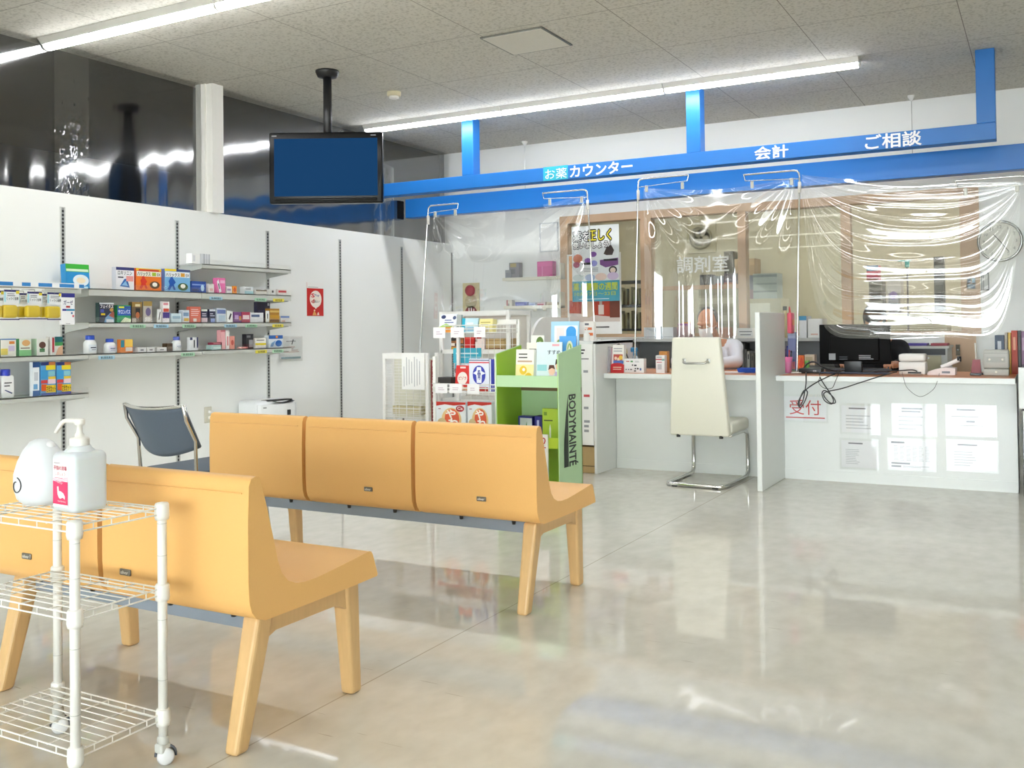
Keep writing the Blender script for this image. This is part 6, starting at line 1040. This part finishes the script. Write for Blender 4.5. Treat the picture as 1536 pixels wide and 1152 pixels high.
# ================================================================== people behind the desks
def person(loc, label, coat_m, head_p, head_rot, shoulders, elbows, wrists, hair_m, bald, mask, lean, extra=None, trousers='#3a3d46', curl=.5):
    """seated figure facing -y; joints in metres relative to loc"""
    t = thing('person', label, 'person', loc)
    hp = V(head_p); HM = Matrix.Translation(hp) @ Matrix.Rotation(head_rot[1], 4, 'Z') @ Matrix.Rotation(head_rot[0], 4, 'X')
    b = MB(); pel = V((0, .12, .50)); ch = V((0, .12-lean, .80)); nk = V((0, .10-lean*1.2, .955))
    b.cap(pel, ch, .145, .15, skin).cap(ch+V((-.08, 0, 0)), ch+V((.08, 0, 0)), .11, .11, skin).cap(nk, HM @ V((0, .02, -.06)), .058, .052, skin)
    for e in (-1, 1):
        b.cap(nk+V((e*.03, 0, -.03)), V((e*shoulders[0], shoulders[1], shoulders[2])), .06, .058, skin)
        S, E_, W_ = V((e*shoulders[0], shoulders[1], shoulders[2])), V(elbows[0 if e < 0 else 1]), V(wrists[0 if e < 0 else 1])
        b.cap(S, E_, .05, .038, skin).cap(E_, W_, .037, .026, skin)
        dr = (W_-E_); dr.z *= .3; dr.normalize(); sd = V((dr.y, -dr.x, 0)).normalized()*(-e)      # thumb side
        if sd.x*e > 0: sd = -sd
        pc = W_+dr*.05; b.cap(W_+dr*.01, pc+dr*.025, .028, .026, skin); b.cap(pc-sd*.022+dr*.02, pc+sd*.022+dr*.022, .017, .017, skin)
        for k, (off, ln, r0) in enumerate(((.032, .062, .0092), (.011, .072, .0095), (-.011, .066, .009), (-.031, .052, .0082))):
            k0 = pc+dr*.035+sd*off; k1 = k0+dr*ln*.45+V((0, 0, .004)); k2 = k1+(dr*(1-curl)+V((0, 0, -curl))).normalized()*ln*.33; k3 = k2+(dr*(.6-curl)+V((0, 0, -.9))).normalized()*ln*.25
            b.cap(k0, k1, r0, r0*.95, skin, 8).cap(k1, k2, r0*.95, r0*.88, skin, 8).cap(k2, k3, r0*.88, r0*.75, skin, 8)
        t0 = W_+dr*.03+sd*.022; t1 = t0+(dr*.6+sd*.8).normalized()*.038; t2 = t1+(dr+sd*.1+V((0, 0, -.2))).normalized()*.03
        b.cap(t0, t1, .012, .0105, skin, 8).cap(t1, t2, .0105, .008, skin, 8)
        hip = V((e*.09, .08, .50)); kn = V((e*.12, -.33, .50)); an = V((e*.12, -.28, .09))
        b.cap(hip, kn, .08, .058, skin).cap(kn, an, .055, .038, skin).cap(an, an+V((0, -.15, -.045)), .036, .028, skin)
    old = len(b.v)
    h = MB(); h.M = HM
    h.ell((0, .012, .025), (.074, .094, .095), skin, 20, 14).ell((0, -.02, -.05), (.058, .066, .07), skin, 18, 12).ell((0, -.045, -.09), (.035, .035, .03), skin)
    h.cap((0, -.083, .01), (0, -.104, -.03), .009, .014, skin, 10).cap((-.045, -.074, .035), (.045, -.074, .035), .012, .012, skin, 10).cap((-.02, -.082, -.066), (.02, -.082, -.066), .009, .009, skin, 8)
    for e in (-1, 1): h.ell((e*.075, .012, -.01), (.012, .02, .032), skin); h.ell((e*.04, -.06, -.02), (.022, .022, .022), skin)
    b.v += h.v; n0 = old; b.f += [[i+n0 for i in f] for f in h.f]; b.mi += [0]*len(h.f); b.sm += [True]*len(h.f)
    o = b.build('body', t); r = o.modifiers.new('r', 'REMESH'); r.mode = 'VOXEL'; r.voxel_size = .0055; r.use_smooth_shade = True; s = o.modifiers.new('s', 'SMOOTH'); s.factor = .5; s.iterations = 3
    m = MB(); m.M = HM
    for e in (-1, 1): m.ell((e*.031, -.082, .012), (.011, .006, .006), mat('#f0ece6', .2), 10, 8); m.ell((e*.031, -.0862, .011), (.0048, .003, .005), mat('#1c1410', .2), 8, 6)
    m.build('eye', t)
    m = MB(); m.M = HM
    def hairf(u, v):
        th, ph = PI*v, 2*PI*u; return (.084*math.sin(th)*math.cos(ph), .016+.105*math.sin(th)*math.sin(ph), .03+.108*math.cos(th))
    NU, NV = 40, 24; pts = [hairf(i/NU, j/NV) for j in range(NV+1) for i in range(NU+1)]; fs = []
    for j in range(NV):
        for i in range(NU):
            c = [(j*(NU+1)+i), (j*(NU+1)+i+1), ((j+1)*(NU+1)+i+1), ((j+1)*(NU+1)+i)]; q = sum((V(pts[k]) for k in c), V())/4
            keep = q.z > -.075+.4*max(0, -q.y) and (q.y > .0 or q.z > .062 or (abs(q.x) > .07 and q.z > .0))
            if bald: keep = q.z > -.07 and (q.y > .005 and not (q.z > .10 and q.y < .05))
            if keep: fs.append(c)
    m.add(pts, fs, hair_m, True); ho = m.build('hair', t); so = ho.modifiers.new('s', 'SOLIDIFY'); so.thickness = .008; so.offset = 1
    if mask:
        m = MB(); m.M = HM
        m.grid(lambda u, v: (.062*math.sin((u-.5)*2.2), -.02-.092*math.cos((u-.5)*2.2)-.012*math.sin(PI*v), -.095+.10*v), 16, 10, mat('#eceeee', .7)); m.tube([(-.055, -.06, -.02), (-.078, .0, -.01)], .0015, paper, 5).tube([(.055, -.06, -.02), (.078, .0, -.01)], .0015, paper, 5)
        m.build('face_mask', t)
    c = MB(); c.cap(pel+V((0, 0, -.02)), ch, .165, .165, coat_m).cap(ch+V((-.09, 0, 0)), ch+V((.09, 0, 0)), .125, .125, coat_m)
    for e in (-1, 1):
        S, E_, W_ = V((e*shoulders[0], shoulders[1], shoulders[2])), V(elbows[0 if e < 0 else 1]), V(wrists[0 if e < 0 else 1])
        c.cap(nk+V((e*.04, .01, -.045)), S, .062, .07, coat_m).cap(S, E_, .064, .052, coat_m).cap(E_, E_+(W_-E_)*.86, .05, .042, coat_m)
    o = c.build('coat' if mask else 'sweater', t); r = o.modifiers.new('r', 'REMESH'); r.mode = 'VOXEL'; r.voxel_size = .008; r.use_smooth_shade = True; s = o.modifiers.new('s', 'SMOOTH'); s.factor = .5; s.iterations = 4
    tr = MB(); tm = mat(trousers, .7)
    for e in (-1, 1): hip = V((e*.09, .08, .50)); kn = V((e*.12, -.33, .50)); an = V((e*.12, -.28, .13)); tr.cap(hip, kn, .094, .07, tm).cap(kn, an, .068, .055, tm)
    tr.build('trousers', t)
    sh = MB()
    for e in (-1, 1): sh.rbox(e*.12-.042, -.46, 0, e*.12+.042, -.24, .085, dark, .03, 4)
    sh.build('shoe', t)
    if extra: extra(t)
    st = thing('office_stool', 'office stool under the '+('bowed person in white' if mask else 'person in black'), 'stool', loc); MB().lathe([(.19, .30), (.2, .315), (.19, .338), (.02, .34)], (0, .1, 0), dark, 24).build('seat', st); MB().lathe([(.025, .06), (.025, .305)], (0, .1, 0), steel, 12).build('column', st); MB().lathe([(.22, 0), (.22, .03), (.03, .07)], (0, .1, 0), dark, 20).build('base', st)
    return t
x1 = at(1061, 480, Y=7.55).x
person((x1, 7.72, 0), 'bowed person in white coat and white mask with thin grey hair at the left desk', mat('#e4e4ea', .7, var=.03, scale=12), (-.0, -.16, 1.098), (.42, -.12), (.17, -.0, .905), ((-.26, -.17, .80), (.235, -.18, .80)), ((-.10, -.44, .775), (.06, -.46, .775)), mat('#85857f', .7, var=.2, scale=60), True, True, .10, curl=.5)
x2 = at(1313, 470, Y=7.78).x
h1, h2 = at(1262, 545, Y=7.42), at(1331, 549, Y=7.42)
def scarf(t):
    MB().grid(lambda u, v: (.085+.035*u, -.105-.02*math.sin(PI*v)-.01*u+.0, .70+.23*v), 4, 8, mat('#1d7f98', .6)).build('lanyard', t)
person((x2, 7.80, 0), 'person in black sweater with dark hair, mostly hidden behind the monitor', mat('#17171a', .8), (0, -.05, 1.10), (.72, .0), (.165, .02, .895), ((-.25, -.06, .78), (.25, -.06, .78)), ((h1.x-x2-.0, h1.y-7.80+.1, .785), (h2.x-x2+.05, h2.y-7.80+.1, .785)), mat('#1d1b1b', .45, var=.2, scale=60), False, False, .04, extra=scarf, trousers='#222226', curl=.55)
SKY, EXPO = 12.5, 0.8
# ================================================================== light and look
w = bpy.data.worlds.new('overcast_sky'); sc.world = w; w.use_nodes = True; bg = w.node_tree.nodes['Background']
bg.inputs['Color'].default_value = (.90, .96, 1.0, 1); bg.inputs['Strength'].default_value = SKY
for k in range(2):                                   # sky portals in the shop window help the daylight sampling
    la = bpy.data.lights.new('window_portal', 'AREA'); la.shape = 'RECTANGLE'; la.size = 4.6; la.size_y = 2.2; la.cycles.is_portal = True
    lo = bpy.data.objects.new('window_portal', la); COL.objects.link(lo); lo.location = (-2.0+4.6*k, YF-.12, 1.31); lo.rotation_euler = (PI/2, 0, PI)
    lo.rotation_euler = (-PI/2, 0, 0) if True else lo.rotation_euler
v = sc.view_settings; v.view_transform = 'Standard'; v.look = 'None'; v.gamma = 1; v.use_curve_mapping = False; v.exposure = EXPO
sc.display_settings.display_device = 'sRGB'
cy = sc.cycles
cy.use_denoising = True; cy.max_bounces = 9; cy.diffuse_bounces = 5; cy.glossy_bounces = 5; cy.transmission_bounces = 4; cy.transparent_max_bounces = 24
cy.caustics_reflective = False; cy.caustics_refractive = False; cy.sample_clamp_indirect = 6.; cy.use_adaptive_sampling = True
